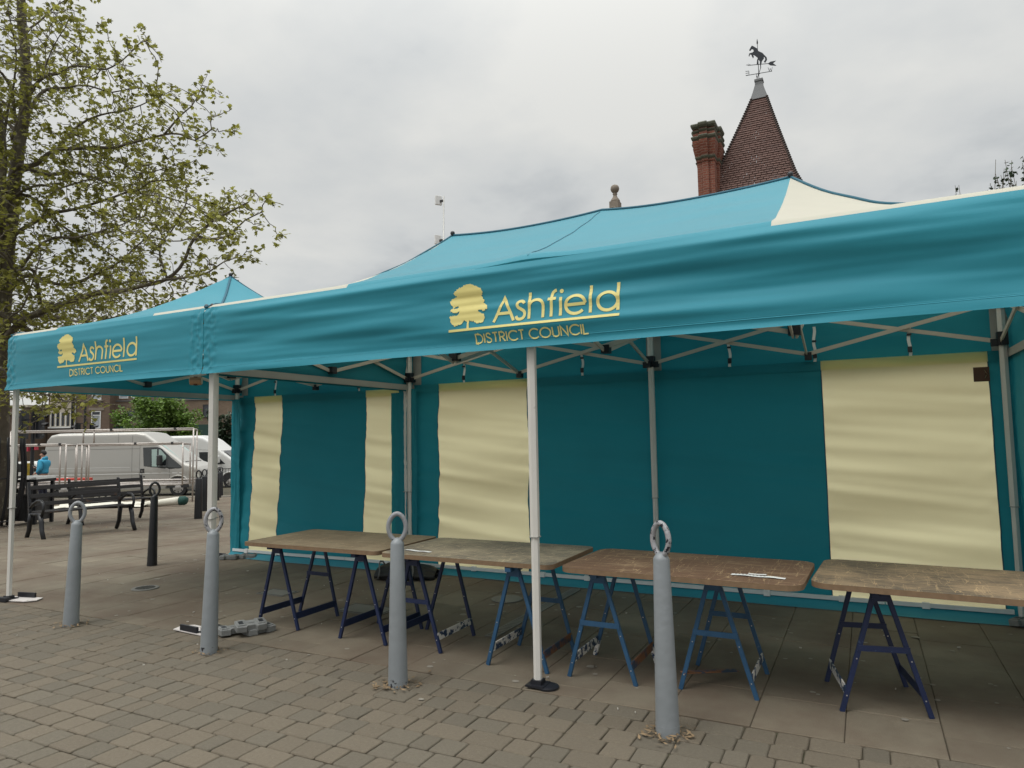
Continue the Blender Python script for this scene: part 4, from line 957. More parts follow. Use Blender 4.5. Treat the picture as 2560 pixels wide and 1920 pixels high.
def plane_tree():
    rg = random.Random(11); t = thing('plane_tree', 'tall plane tree with sparse olive spring leaves at the left edge', 'tree', (gx, gy, gz))
    org = Vector((gx, gy, gz)); sk = [(r, [Vector(p)-org for p in L_]) for r, L_ in BR]
    # fuller crown: the same habit turned round the trunk axis
    ax = Vector((-10.45, 3.83, 0))-org
    for k, ang in ((5, 70), (6, 95), (11, 115), (9, 150), (2, 200), (4, 235), (15, 260), (11, 240), (16, 290), (7, 310)):
        r_, L_ = sk[k % len(sk)]
        Mx = Matrix.Rotation(R(ang), 3, 'Z'); sk.append((r_*.8, [Mx @ (p-Vector((ax.x, ax.y, 0)))*1.0+Vector((ax.x, ax.y, 0)) for p in L_]))
    nodes = []; par = []; rad = []; att = []
    tr = MB(); lb_ = MB()
    for bi, (r_, L_) in enumerate(sk):
        pts = []
        for i in range(len(L_)-1):
            a, c, d, e_ = L_[max(i-1, 0)], L_[i], L_[i+1], L_[min(i+2, len(L_)-1)]; n = max(2, int((d-c).length/.14))
            for k in range(n):
                f = k/n; pts.append(.5*((2*c)+(-a+d)*f+(2*a-5*c+4*d-e_)*f*f+(-a+3*c-3*d+e_)*f**3))
        pts.append(L_[-1]); n = len(pts)
        w = .035 if r_ < .1 else .02
        pts = [p+Vector((nz(p.x*2.2, p.z*2.2, bi), nz(p.y*2.2, p.z*2.2, bi+9), nz(p.x*2.2, p.y*2.2, bi+20)))*w for p in pts]
        rs = [r_*(1-.86*(i/(n-1))**.8)+.004 for i in range(n)]
        if bi < 2: rs = [r_*(1-.78*(i/(n-1))**.9)+.01 for i in range(n)]
        (tr if bi < 2 else lb_).tube(pts, rs, 10 if r_ > .05 else 7)
        for i, p in enumerate(pts):
            f = i/(n-1)
            if bi < 2 and p.z < 5.5: continue
            if p.z < 1.9: continue
            nodes.append(p); par.append(-2); rad.append(rs[i])
            if bi >= 2 and f > .12 or bi < 2 and p.z > 6:
                sg = (.13+.38*math.sin(math.pi*min(1, .12+f*.88))) if bi >= 2 else .55
                for _ in range(10 if bi >= 2 else 7):
                    q = p+Vector((rg.gauss(0, sg), rg.gauss(0, sg), rg.gauss(.10, sg*.8)))
                    att.append(q)
    nb = len(nodes); A = np.array([tuple(a) for a in att]); NP = [tuple(n_) for n_ in nodes]
    D = .12; infl = 1.3; kill = .15
    arr = np.array(NP); own = np.full(len(A), 0); best = np.full(len(A), 1e9)
    for s0 in range(0, len(arr), 400):
        dd = np.linalg.norm(A[:, None]-arr[None, s0:s0+400], axis=2); m_ = dd.min(1); k_ = dd.argmin(1)+s0; u_ = m_ < best; best[u_] = m_[u_]; own[u_] = k_[u_]
    alive = best > kill*.6; NP = [np.array(p_) for p_ in NP]
    for it in range(26):
        idx = np.where(alive & (best < infl))[0]
        if len(idx) == 0: break
        acc = {}
        for i in idx:
            k_ = own[i]; v = A[i]-NP[k_]; l = np.linalg.norm(v)+1e-9
            acc[k_] = acc.get(k_, 0)+v/l
        new = []
        for k_, v in acc.items():
            l = np.linalg.norm(v)
            if l < 1e-6: continue
            v = v/l+np.array([rg.gauss(0, .22), rg.gauss(0, .22), rg.gauss(.10, .2)]); v /= np.linalg.norm(v)
            new.append((k_, NP[k_]+v*D))
        for k_, q in new: NP.append(q); par.append(int(k_)); rad.append(0)
        if new:
            base = len(NP)-len(new); na = np.array([q for _, q in new]); li = np.where(alive)[0]
            dd = np.linalg.norm(A[li][:, None]-na[None], axis=2); m_ = dd.min(1); k2 = dd.argmin(1)+base
            u_ = m_ < best[li]; best[li[u_]] = m_[u_]; own[li[u_]] = k2[u_]
            alive[li[best[li] < kill]] = False
    n = len(NP); ch = [[] for _ in range(n)]; cnt = [1]*n
    for i in range(nb, n): ch[par[i]].append(i)
    for i in range(n-1, nb-1, -1): cnt[par[i]] += cnt[i]
    tw = MB()
    def walk(i, j):
        pts = [Vector(NP[i]), Vector(NP[j])]; rs = [.0035+.0022*cnt[j]**.5]*2
        while ch[j]:
            nx = max(ch[j], key=lambda q: cnt[q])
            for o_ in ch[j]:
                if o_ != nx: stack.append((j, o_))
            j = nx; pts.append(Vector(NP[j])); rs.append(.0030+.0022*cnt[j]**.5)
        tw.tube(pts, rs, 4, cap=False)
    stack = [(i, j) for i in range(nb) for j in ch[i]]
    while stack: walk(*stack.pop())
    cs = []
    for i in range(nb, n):
        k = 3 if cnt[i] > 3 else 6
        dens = .62+.8*(nz(NP[i][0]*1.1, NP[i][1]*1.1, NP[i][2]*1.1)+.25)
        hi = 1.0 if NP[i][2] < 8 else .8
        for _ in range(k):
            if rg.random() < dens*hi*.63: cs.append((NP[i][0]+rg.gauss(0, .055), NP[i][1]+rg.gauss(0, .055), NP[i][2]+rg.gauss(-.01, .05)))
    cs = [c for c in cs if Vector((c[0]+gx-CAM[0], c[1]+gy-CAM[1])).length > 5]
    lf = MB(); leaves(lf, cs, .098, rg)
    print('plane tree', n, len(cs))
    tr.build('trunk', M['bark'], t, smooth=True, recalc=False); lb_.build('limbs', M['bark'], t, smooth=True, recalc=False)
    cr_ = lf.build('crown', M['leafA'], t, tones=True, recalc=False); tw.build('twigs', M['bark'], cr_, smooth=True, recalc=False)
    sd = MB()
    for _ in range(46):
        i = rg.randrange(nb, n); q = Vector(NP[i]); sd.tube([q, q-Vector((0, 0, .07))], .0015, 3); sd.lathe([(.001, -.013), (.010, -.008), (.013, 0), (.010, .008), (.001, .013)], 7, q-Vector((0, 0, .08)))
    sd.build('seed_balls', M['bark'], cr_, recalc=False)
plane_tree()

def bush_tree(loc, label, h, rw, rz_, m, n, size, seed, trunk_h, name='street_tree', shape=None, tr=.09, sparse=False, cone=False):
    rg = random.Random(seed); t = thing(name, label, 'tree', (loc[0], loc[1], loc[2]))
    b = MB(); b.tube([(0, 0, -.1), (.03, 0, trunk_h*.5), (0, .03, trunk_h), (.04, 0, h*.75), (0, 0, h*.93)], [tr, tr*.85, tr*.7, tr*.3, .01], 8)
    tips = []
    for k in range(30):
        z0 = rg.uniform(trunk_h*.8, h*.85); a = rg.random()*6.283; f = (z0-trunk_h)/(h-trunk_h)
        prof_ = (1-f) if cone else math.sqrt(max(.05, 1-(2*f-.75)**2*.9))
        l = rw*prof_*rg.uniform(.6, 1.0); e_ = Vector((math.cos(a)*l, math.sin(a)*l, z0+l*rg.uniform(.1, .5)))
        b.tube([(0, 0, z0), (e_.x*.5, e_.y*.5, z0+(e_.z-z0)*.6), e_], [tr*.3, tr*.18, .008], 5); tips.append((e_, l))
    b.build('trunk', M['bark'], t, smooth=True, recalc=False)
    cs = []
    clumps = []
    for e_, l in tips:
        for _ in range(5):
            clumps.append((e_*rg.uniform(.55, 1.08)+Vector((rg.gauss(0, .12), rg.gauss(0, .12), rg.gauss(.05, .15))), rg.uniform(.26, .5)*rw*.5))
    for _ in range(n):
        c, s_ = rg.choice(clumps); v = Vector((rg.gauss(0, 1), rg.gauss(0, 1), rg.gauss(0, .75))); v = v.normalized()*s_*rg.uniform(.5, 1.1)
        q = c+v; cs.append(tuple(q))
    lf = MB(); leaves(lf, cs, size, rg, simple=True); lf.build('crown', m, t, tones=True, recalc=False)
q = P(-24.9, 48, -1.15); bush_tree(q, 'bushy bright green street tree beyond the silver van', 6.2, 2.9, 0, M['leafB'], 15000, .24, 3, 1.4)
q = P(-21.9, 53, -1.15); bush_tree(q, 'narrow dark evergreen tree on a reddish trunk beside the canopy corner', 5.6, 1.5, 0, M['leafC'], 6000, .20, 5, 2.2, name='evergreen_tree')
q = P(-44.9, 60, -1.2); bush_tree(q, 'dark green tree at the far left beside the low brick building', 5.6, 1.6, 0, M['leafC'], 5000, .22, 8, .8, name='evergreen_tree', cone=True)
bush_tree((8.2, 13.2, -.1), 'nearly bare shrub-like tree whose twigs show above the canopy at the right edge', 6.6, 1.6, 0, M['leafC'], 330, .08, 9, 1.5, name='bare_tree', tr=.06)
rg = random.Random(31); t_ = [o for o in bpy.data.objects if o.name.startswith('bare_tree')][0]; b = MB(); cs = []
for k in range(70):
    a = rg.random()*6.283; l = rg.uniform(.2, 1.35); z0 = rg.uniform(4.6, 5.8); x, y = math.cos(a)*l, math.sin(a)*l
    z1 = 7.25-.5*l+rg.uniform(-.25, .25); mx_, my_ = x*.85, y*.85
    pts = [(mx_*.5, my_*.5, z0-.8), (mx_, my_, z0), (x+rg.gauss(0, .05), y+rg.gauss(0, .05), (z0+z1)/2), (x*1.05+rg.gauss(0, .08), y*1.05+rg.gauss(0, .08), z1)]
    b.tube(pts, [.014, .010, .007, .004], 4); 
    for _ in range(16):
        f = rg.random(); p_ = Vector(pts[2]).lerp(Vector(pts[3]), f) if f > .5 else Vector(pts[1]).lerp(Vector(pts[2]), f*2); cs.append(tuple(p_+Vector((rg.gauss(0, .03), rg.gauss(0, .03), 0))))
b.build('twigs', M['bark'], t_, recalc=False); lf = MB(); leaves(lf, cs, .07, rg, simple=True); cr2 = [o for o in bpy.data.objects if o.parent == t_ and o.name.startswith('twigs')][0]; tf = lf.build('leaf_tufts', M['leafC'], t_, tones=True, recalc=False); tf['kind'] = 'stuff'
# ------------------------------------------------------------------ street: vans, stall frames, signals, person
def van(loc, label, prof_top, Lv, paint, wheels, win, white=False, extras=None, group='vans parked along the road'):
    t = thing('delivery_van', label, 'van', loc, AZ, group)
    zb = .30; HW = .98
    def top(x):
        for (a, za), (c, zc) in zip(prof_top[:-1], prof_top[1:]):
            if a <= x <= c: return za+(zc-za)*(x-a)/(c-a+1e-9)
        return prof_top[-1][1]
    def hw(x, z, tz):
        w = HW*(1-.05*max(0, z-1.15)); e_ = .13
        if z > tz-e_: k = (z-tz+e_)/e_; w -= e_*(1-math.sqrt(max(0, 1-k*k)))
        fr = max(0, x-(Lv-.6))/.6; w -= .24*fr**2.2
        bk = max(0, .12-x)/.12; w -= .06*bk*bk
        if z < 1.05 and z > .95: w += .012
        if z < .55: w -= .03*(.55-z)/.25
        return w
    xs = sorted(set(lst(0, Lv, 90)+[p[0] for p in prof_top])); fz = [0, .05, .1, .16, .22, .28, .30, .34, .4, .5, .6, .7, .8, .86, .9, .93, .955, .975, .99, 1]
    b = MB()
    for sg in (-1, 1):
        b.grid(lambda x, f: (x, sg*hw(x, zb+(top(x)-zb)*f, top(x)), zb+(top(x)-zb)*f), xs, fz)
    b.grid(lambda x, s_: (x, s_*hw(x, top(x), top(x)), top(x)+.02*(1-s_*s_)), xs, lst(-1, 1, 7))
    for X in (0, Lv): b.grid(lambda f, s_: (X, s_*hw(X, zb+(top(X)-zb)*f, top(X)), zb+(top(X)-zb)*f), fz, lst(-1, 1, 7))
    b.grid(lambda x, s_: (x, s_*hw(x, zb, top(x)), zb), xs, [-1, 1])
    b.build('body', paint, t, smooth=False, auto=35)
    def onside(poly, off, nm, m, fill=None):
        for sg in (-1, 1):
            n = len(poly); b = MB(); b.add([(x, sg*(hw(x, z, top(x))+off), z) for x, z in poly], [tuple(range(n))]); b.build(nm, m, t)
    def lineon(p, q, nm='panel_gap', w=.012, m=None, off=.003):
        n = 12
        for sg in (-1, 1):
            b = MB()
            d = Vector((q[0]-p[0], q[1]-p[1])).normalized(); nx, nz_ = -d.y*w/2, d.x*w/2
            vs = []
            for i in range(n+1):
                x, z = p[0]+(q[0]-p[0])*i/n, p[1]+(q[1]-p[1])*i/n
                for s_ in (-1, 1): xx, z2 = x+nx*s_, z+nz_*s_; vs.append((xx, sg*(hw(xx, z2, top(xx))+off), z2))
            b.add(vs, [(2*i, 2*i+1, 2*i+3, 2*i+2) for i in range(n)]); b.build(nm, m or M['seam'], t)
    for nm, poly, m, off in win: onside(poly, off, nm, m)
    for wx in wheels:
        for sg in (-1, 1):
            y = sg*(HW-.11)
            b = MB(); b.lathe([(.20, -.1), (.33, -.1), (.345, -.07), (.345, .07), (.33, .1), (.20, .1)], 32)
            b.v = [(wx+v[0], y+v[2], .345+v[1]) for v in b.v]; w = b.build('wheel', M['tyre'], t, auto=40)
            b = MB(); b.lathe([(.215, .0), (.205, .02), (.09, .03), (.06, .045), (.001, .045)], 28); b.v = [(wx+v[0], y+sg*(.085+v[2]), .345+v[1]) for v in b.v]; b.build('hub_cap', M['hubcap'], w, auto=30)
            b = MB()
            for k in range(7):
                a = 2*math.pi*k/7+.3; c, s_ = math.cos(a)*.165, math.sin(a)*.165; b.tube([(wx+c, y+sg*.105, .345+s_), (wx+c, y+sg*.116, .345+s_)], .026, 8)
            b.build('hub_holes', M['tyre'], w)
            b = MB(); b.tube([(wx, y-sg*.0, .42), (wx, y+sg*.112, .42)], .46, 28); b.v = [(v[0], v[1], max(v[2], .345)) for v in b.v]; b.v = [(v[0], v[1], .345+(v[2]-.345)*.80) for v in b.v]
            b.build('wheel_arch', M['darktrim'], t)
            b = MB(); b.tube([(wx+.47*math.cos(R(a_)), sg*(HW+.0), .345+.47*math.sin(R(a_))) for a_ in range(0, 181, 12)], .030, 6); b.build('arch_lip', paint, t, smooth=True)
    if extras: extras(t, lineon, onside, hw, top)
    return t
def ex1(t, lineon, onside, hw, top):
    lineon((3.88, .45), (3.86, 2.0)); lineon((3.55, 1.95), (3.60, .4)); lineon((3.55, 1.97), (3.55, 2.4)); lineon((.3, 2.1), (4.30, 2.1)); lineon((.25, 1.88), (3.85, 1.88)); lineon((5.05, 1.08), (5.05, .60)); lineon((3.0, 2.12), (3.0, 2.46))
    lineon((.05, 1.16), (3.5, 1.16), 'crease', .02, M['white_paint'], .004); lineon((.05, .90), (6.0, .92), 'crease', .045, M['white_paint'], .005)
    onside([(3.90, .93), (4.07, .93), (4.07, 1.10), (3.90, 1.10)], .012, 'door_handle', M['darktrim'])
    onside([(4.03, .76), (4.09, .76), (4.09, .82), (4.03, .82)], .006, 'lock', M['darktrim'])
    b = MB()
    b.prism([(5.65, .20), (6.34, .22), (6.36, .60), (6.30, .70), (5.95, .70), (5.86, .52)], -.92, .92, 'y'); b.build('bumper', M['grey_bumper'], t, bevel=.04)
    onside([(5.90, .74), (6.17, .74), (6.13, 1.02), (5.98, 1.12), (5.88, 1.02)], .012, 'headlight', M['lens'])
    for sg in (-1, 1):
        b = MB(); b.box((4.72, sg*(hw(4.72, 1.5, 2.1)+.16), 1.42), (.16, .22, .40)); b.build('wing_mirror', M['darktrim'], t, bevel=.04)
    onside([(.03, .95), (.10, .95), (.14, 1.45), (.07, 1.45)], .010, 'rear_light', M['signal_red'])
    onside([(1.9, .46), (3.3, .46), (3.3, .56), (1.9, .56)], .006, 'side_rub_strip', M['darktrim'])
    b = MB(); b.grid(lambda f, s_: (4.42+1.06*f, s_*(.80-.02*f), 2.16-.82*f+.022), lst(0.06, .95, 6), lst(-1, 1, 7)); b.build('windscreen', M['paleglass'], t)
    b = MB(); b.grid(lambda f, s_: (5.50+.05*f, s_*.7, 1.335+.02*f), [0, 1], [-1, 1]); b.build('wiper', M['darktrim'], t)
    lineon((.2, .42), (3.3, .40), 'sill', .05, M['darktrim'], .004)
pt1 = [(0, 1.15), (.06, 1.6), (.20, 2.3), (.32, 2.46), (.6, 2.52), (3.7, 2.53), (4.0, 2.48), (4.35, 2.24), (4.67, 1.98), (5.52, 1.33), (5.62, 1.29), (6.1, 1.14), (6.25, 1.0), (6.31, .75), (6.33, .5)]
q = P(-18.45, 28.0); van((q.x, q.y, terr(q.x, q.y)-.02), 'silver high-roof delivery van parked side-on behind the stall frames', pt1, 6.33, M['silver'], (.95, 5.39),
    [('door_glass', [(3.98, 1.92), (4.55, 1.93), (4.72, 1.86), (5.10, 1.50), (5.60, 1.10), (5.02, 1.07), (4.04, 1.20)], M['glass'], .006),
     ('clear_pane', [(4.32, 1.84), (4.53, 1.85), (4.55, 1.17), (4.36, 1.18)], M['paleglass'], .009), ('quarter_pane', [(4.60, 1.84), (4.68, 1.82), (4.90, 1.58), (4.90, 1.48), (4.62, 1.18)], M['paleglass'], .009)], extras=ex1)
def ex2(t, lineon, onside, hw, top):
    lineon((3.3, .5), (3.3, 2.3)); lineon((3.45, 1.95), (5.1, 1.85)); lineon((4.9, 1.0), (4.9, .6))
    b = MB(); b.prism([(5.6, .22), (6.2, .24), (6.22, .6), (5.8, .66)], -.9, .9, 'y'); b.build('bumper', M['grey_bumper'], t, bevel=.04)
    onside([(5.75, .80), (6.02, .80), (5.95, 1.05), (5.75, 1.10)], .012, 'headlight', M['lens'])
    b = MB(); b.grid(lambda f, s_: (4.72+.82*f, s_*(.78-.02*f), 1.88-.62*f+.03), lst(0.05, .95, 6), lst(-1, 1, 7)); b.build('windscreen', M['glass'], t)
    for sg in (-1, 1): MB().box((4.65, sg*1.15, 1.45), (.16, .2, .36)).build('wing_mirror', M['white_paint'], t, bevel=.04)
pt2 = [(0, 1.5), (.1, 2.4), (.3, 2.62), (3.4, 2.64), (3.75, 2.56), (4.05, 2.40), (4.35, 2.15), (4.72, 1.85), (5.55, 1.25), (6.0, 1.08), (6.15, .9), (6.2, .55)]
q = P(-19.3, 35.5); van((q.x, q.y, terr(q.x, q.y)-.02), 'white van with a rounded roof parked beyond the silver van', pt2, 6.2, M['white_paint'], (.95, 5.2),
    [('door_glass', [(3.62, 1.82), (4.3, 1.82), (4.95, 1.22), (3.68, 1.14)], M['glass'], .006)], extras=ex2)
# parked cars whose roofs show through the bars at the left
def car(loc, label, paint, rz):
    t = thing('parked_car', label, 'car', loc, rz)
    pr = [(0, .75), (.15, .95), (.6, 1.0), (1.2, 1.42), (2.6, 1.45), (3.3, 1.02), (4.1, .88), (4.25, .6)]
    pl = [(0, .3)]+pr+[(4.25, .3)]
    MB().prism(pl, -.85, .85, 'y').build('body', paint, t, bevel=.08)
    for sg in (-1, 1):
        b = MB(); b.add([(.85, sg*.856, 1.0), (1.28, sg*.856, 1.34), (2.55, sg*.856, 1.37), (3.1, sg*.856, 1.02)], [(0, 1, 2, 3)]); b.build('side_glass', M['glass'], t, recalc=False)
    for wx in (.8, 3.4):
        for sg in (-1, 1): 
            b = MB(); b.tube([(wx, sg*.70, .32), (wx, sg*.88, .32)], .32, 20); w_ = b.build('wheel', M['tyre'], t, auto=40)
            b = MB(); b.tube([(wx, sg*.88, .32), (wx, sg*.89, .32)], .19, 16); b.build('hub_cap', M['hubcap'], w_, auto=40)
q = P(-23.2, 30.5); car((q.x, q.y, terr(q.x, q.y)), 'pale car seen through the bars of the tree guard at the far left', M['white_paint'], AZ)

# galvanised stall frames
def frame(u0, u1, d, z0, z1, label, mids=(), lows=(), d2=0, group='galvanised market stall frames', ups=()):
    q = P(u0, d); gz_ = terr(q.x, q.y); t = thing('stall_frame', label, 'stall frame', (q.x, q.y, gz_), AZ, group); w = u1-u0
    r_ = .026
    for z in (z1,)+tuple(lows):
        MB().tube([(0, 0, z), (w, 0, z+.0)], r_, 8).build('rail', M['galv'], t, smooth=True)
    for u in (0, w)+tuple(mids): MB().tube([(u, 0, z0), (u, 0, z1)], r_, 8).build('upright', M['galv'], t, smooth=True)
    for u in ups: MB().tube([(u, .02, z1-.42), (u, .02, z1)], r_, 8).build('short_upright', M['galv'], t, smooth=True)
    if d2:
        for z in (z1-.04,)+tuple(lows): MB().tube([(0, d2, z), (w, d2, z)], r_, 8).build('rail', M['galv'], t, smooth=True)
        for u in (0, w): MB().tube([(u, 0, z1-.02), (u, d2, z1-.04)], r_, 8).build('end_rail', M['galv'], t, smooth=True); MB().tube([(u, d2, z0), (u, d2, z1-.04)], r_, 8).build('upright', M['galv'], t, smooth=True)
    for u in (w*.55, w*.9): MB().box((u, 0, z1), (.07, .075, .075)).build('clamp', M['darktrim'], t)
    return t
frame(-16.35, -10.40, 22.5, 0, 2.36, 'long galvanised stall frame with the highest top rail in front of the silver van', ups=(2.35, 2.7), lows=(.70, .62), d2=.25)
frame(-16.05, -14.15, 21.9, .55, 1.90, 'left galvanised stall frame with a lower top rail, ending at the cluster of uprights', lows=(.56,), mids=(1.72,), d2=.5)
frame(-13.80, -10.45, 21.9, .55, 1.88, 'right galvanised stall frame with a lower top rail, joined to the tall end upright', lows=(.57,), mids=(.16, .38), d2=.5)
q = P(-17.0, 23.6); t = thing('red_board', 'long red board lying along the frames behind the bin and bench', 'board', (q.x, q.y, terr(q.x, q.y)), AZ)
MB().b2(0, 2.6, -.15, .15, .66, .80).build('board', M['red'], t, bevel=.01)
for k in (.3, 2.3): MB().b2(k-.04, k+.04, -.12, .12, 0, .66).build('support', M['galv'], t)
# pallet-like white boards stacked under the frame
q = P(-14.6, 24.2); t = thing('white_planks', 'row of pale upright planks standing under the frame behind the bench', 'planks', (q.x, q.y, terr(q.x, q.y)), AZ)
for k in range(3): MB().b2(k*.22, k*.22+.12, -.02, .02, 0, .34).build('plank', M['canvas'], t)
# canvas roll on the paving
q = P(-13.3, 20.2); t = thing('canvas_roll', 'off-white canvas sheet spread on the paving with a dark green rolled end', 'canvas', (q.x, q.y, terr(q.x, q.y)+.01), AZ)
b = MB(); b.grid(lambda u, v: (u, v+.1*nz(u*1.3, v, 2), .03+.09*abs(nz(u*1.8, v*3, 7))+(.06 if .2 < v < .5 else 0)), lst(0, 2.7, 50), lst(-.5, .6, 16)); b.build('sheet', M['canvas'], t, smooth=True, recalc=False)
b = MB(); b.tube([(2.3, 0, .04), (2.7, .02, .06), (3.1, 0, .10), (3.45, 0, .13), (3.62, 0, .14)], [.04, .09, .10, .115, .125], 16); b.build('rolled_end', M['canvas'], t, smooth=True)
b = MB(); b.tube([(3.60, 0, .14), (3.74, 0, .145), (3.80, 0, .13)], [.128, .13, .10], 16); b.build('green_band', M['darkgreen_cloth'], t, smooth=True)
# signals
def head(t, x, y, z, side, n=3):
    b = MB(); b.box((x, y, z), (.16, .30, .36*n-.02)); hd = b.build('signal_head', M['blackp'], t, bevel=.02)
    MB().box((x-side*.06, y, z), (.012, .46, .36*n+.1)).build('backing_board', M['blackp'], hd)
    for k in range(n):
        zc = z+(k-(n-1)/2)*.34; b = MB(); pts = []
        b.tube([(x+side*.08, y, zc), (x+side*.085, y, zc)], .10, 16); b.build('lamp_glass', M['glass'], hd)
        b = MB(); n_ = 14; vs = []
        for i in range(n_+1):
            a = R(-20+220*i/n_); l = .26
            vs += [(x+side*.08, y+.115*math.cos(a), zc+.115*math.sin(a)), (x+side*(.08+l*(.45+.55*max(0, math.sin(a)))), y+.105*math.cos(a), zc+.105*math.sin(a)-.03)]
        b.add(vs, [(2*i, 2*i+1, 2*i+3, 2*i+2) for i in range(n_)]); b.build('visor', M['darktrim'], hd, solid=.006)
def signal(u, d, hp, heads, label, n=3):
    q = P(u, d); t = thing('traffic_light', label, 'traffic light', (q.x, q.y, terr(q.x, q.y)), AZ, 'traffic lights at the crossing')
    MB().lathe([(.075, 0), (.07, hp), (.05, hp+.01)], 16).lathe([(.10, hp-.5), (.10, hp)], 4).build('pole', M['black_iron'], t, auto=40)
    for x, z, s_ in heads:
        head(t, x, 0, z, s_, n); MB().b2(min(0, x), max(0, x), -.02, .02, z+.2, z+.24).build('bracket', M['blackp'], t)
    return t
t = signal(-20.15, 29, 3.55, ((-.42, 2.95, -1), (.32, 2.95, 1)), 'nearer traffic light with two hooded heads left of the silver van')
MB().b2(-.16, -.10, -.12, .12, 1.85, 2.15).build('red_notice', M['signal_red'], t); MB().b2(.14, .18, -.1, .1, 1.9, 2.15).build('red_notice', M['signal_red'], t)
MB().b2(-.34, -.12, -.12, .1, .75, 1.35).build('push_button_box', M['yellow'], t); MB().b2(-.30, -.10, -.12, .1, .15, .6).build('yellow_sleeve', M['yellow'], t)
signal(-26.05, 42, 6.4, ((-.45, 3.5, -1), (.5, 3.5, 1)), 'far traffic light on a tall thin mast seen above the van roof', 1)
# low railings along the far kerb
def railing(u0, u1, d, label):
    q = P(u0, d); t = thing('street_railing', label, 'railing', (q.x, q.y, terr(q.x, q.y)), AZ, 'black street railings'); w = u1-u0
    for z in (.15, .95): MB().bar((0, 0, z), (w, 0, z), .03, .03).build('rail', M['black_iron'], t)
    n = int(w/.13); b = MB()
    for i in range(n+1): b.bar((i*w/n, 0, .15), (i*w/n, 0, .95), .014, .014)
    b.build('balusters', M['black_iron'], t)
    for u in (0, w): MB().b2(u-.03, u+.03, -.03, .03, 0, 1.02).build('post', M['black_iron'], t)
railing(-13.6, -11.2, 31.5, 'black street railing at the canopy corner in front of the white van')
railing(-19.5, -14.3, 43.5, 'black street railing glimpsed beneath the silver van')
# cafe tables and chairs as seen before the shop front
def cafe_chair(u, d, label):
    q = P(u, d, -1.1); t = thing('cafe_chair', label, 'chair', q, AZ, 'dark cafe chairs')
    MB().b2(-.22, .22, -.22, .22, .43, .47).build('seat', M['black_iron'], t)
    MB().tube([(-.24, .2, .45), (-.27, .22, .8), (-.15, .24, .98), (.15, .24, .98), (.27, .22, .8), (.24, .2, .45)], .022, 6).build('back_hoop', M['black_iron'], t, smooth=True)
    for sx in (-1, 1):
        for sy in (-1, 1): MB().bar((sx*.19, sy*.19, 0), (sx*.19, sy*.19, .44), .03, .03).build('leg', M['black_iron'], t)
cafe_chair(-22.6, 46, 'dark hooped cafe chair nearest the canopy corner'); cafe_chair(-23.5, 46, 'middle dark hooped cafe chair beyond the white van'); cafe_chair(-24.4, 46, 'dark hooped cafe chair farthest left beyond the white van')

# person (continuous skinned body)
def skin_body(name, nodes, edges, m, parent, root=0, sub=2):
    import bmesh
    me = bpy.data.meshes.new(name); bm = bmesh.new(); sl_ = bm.verts.layers.skin.verify()
    vv = []
    for i, n in enumerate(nodes):
        v = bm.verts.new(n[0]); v[sl_].radius = n[1]; v[sl_].use_root = (i == root); vv.append(v)
    for a_, c_ in edges: bm.edges.new((vv[a_], vv[c_]))
    bm.to_mesh(me); bm.free(); me.materials.append(m)
    o = bpy.data.objects.new(name, me); col.objects.link(o); o.parent = parent
    md_ = o.modifiers.new('skin', 'SKIN'); md_.use_smooth_shade = True
    s_ = o.modifiers.new('sub', 'SUBSURF'); s_.levels = sub; s_.render_levels = sub
    return o
q = P(-16.42, 24.2); gzp = terr(q.x, q.y)
t = thing('person', 'person in a sky blue hoodie looking down at a phone by the silver van', 'person', (q.x, q.y, gzp), AZ)
# local x: right of picture; facing -x
bn = [((.02, 0, .95), (.11, .12)), ((.0, 0, 1.12), (.13, .15)), ((.02, 0, 1.3), (.11, .15)), ((.03, 0, 1.43), (.07, .10)), ((.0, 0, 1.51), (.055, .055)), ((-.025, 0, 1.60), (.085, .075)), ((-.03, 0, 1.68), (.085, .075)),
      ((.03, -.19, 1.38), (.06, .06)), ((.06, -.22, 1.12), (.05, .05)), ((-.12, -.20, .98), (.038, .038)), ((-.17, -.19, .97), (.028, .022)),
      ((.03, .19, 1.38), (.06, .06)), ((-.02, .22, 1.12), (.05, .05)), ((-.26, .10, 1.13), (.038, .038)), ((-.31, .08, 1.15), (.028, .022)),
      ((.02, -.09, .86), (.08, .08)), ((.0, -.10, .48), (.065, .065)), ((.03, -.11, .08), (.045, .045)), ((-.10, -.11, .045), (.04, .035)),
      ((.02, .09, .86), (.08, .08)), ((.0, .10, .48), (.065, .065)), ((.03, .11, .08), (.045, .045)), ((-.10, .11, .045), (.04, .035))]
be = [(0, 1), (1, 2), (2, 3), (3, 4), (4, 5), (5, 6), (3, 7), (7, 8), (8, 9), (9, 10), (3, 11), (11, 12), (12, 13), (13, 14), (0, 15), (15, 16), (16, 17), (17, 18), (0, 19), (19, 20), (20, 21), (21, 22)]
body = skin_body('body', bn, be, M['skin'], t)
hn = [((.02, 0, .90), (.18, .20)), ((-.03, 0, 1.05), (.20, .20)), ((.0, 0, 1.2), (.175, .19)), ((.03, 0, 1.36), (.13, .17)), ((.05, 0, 1.45), (.10, .12)), ((.03, -.20, 1.38), (.082, .082)), ((.08, -.25, 1.13), (.07, .07)), ((-.08, -.22, .99), (.052, .052)), ((.03, .20, 1.38), (.082, .082)), ((-.02, .24, 1.12), (.07, .07)), ((-.21, .12, 1.125), (.052, .052))]
skin_body('hoodie', hn, [(0, 1), (1, 2), (2, 3), (3, 4), (3, 5), (5, 6), (6, 7), (3, 8), (8, 9), (9, 10)], M['hoodie'], t)
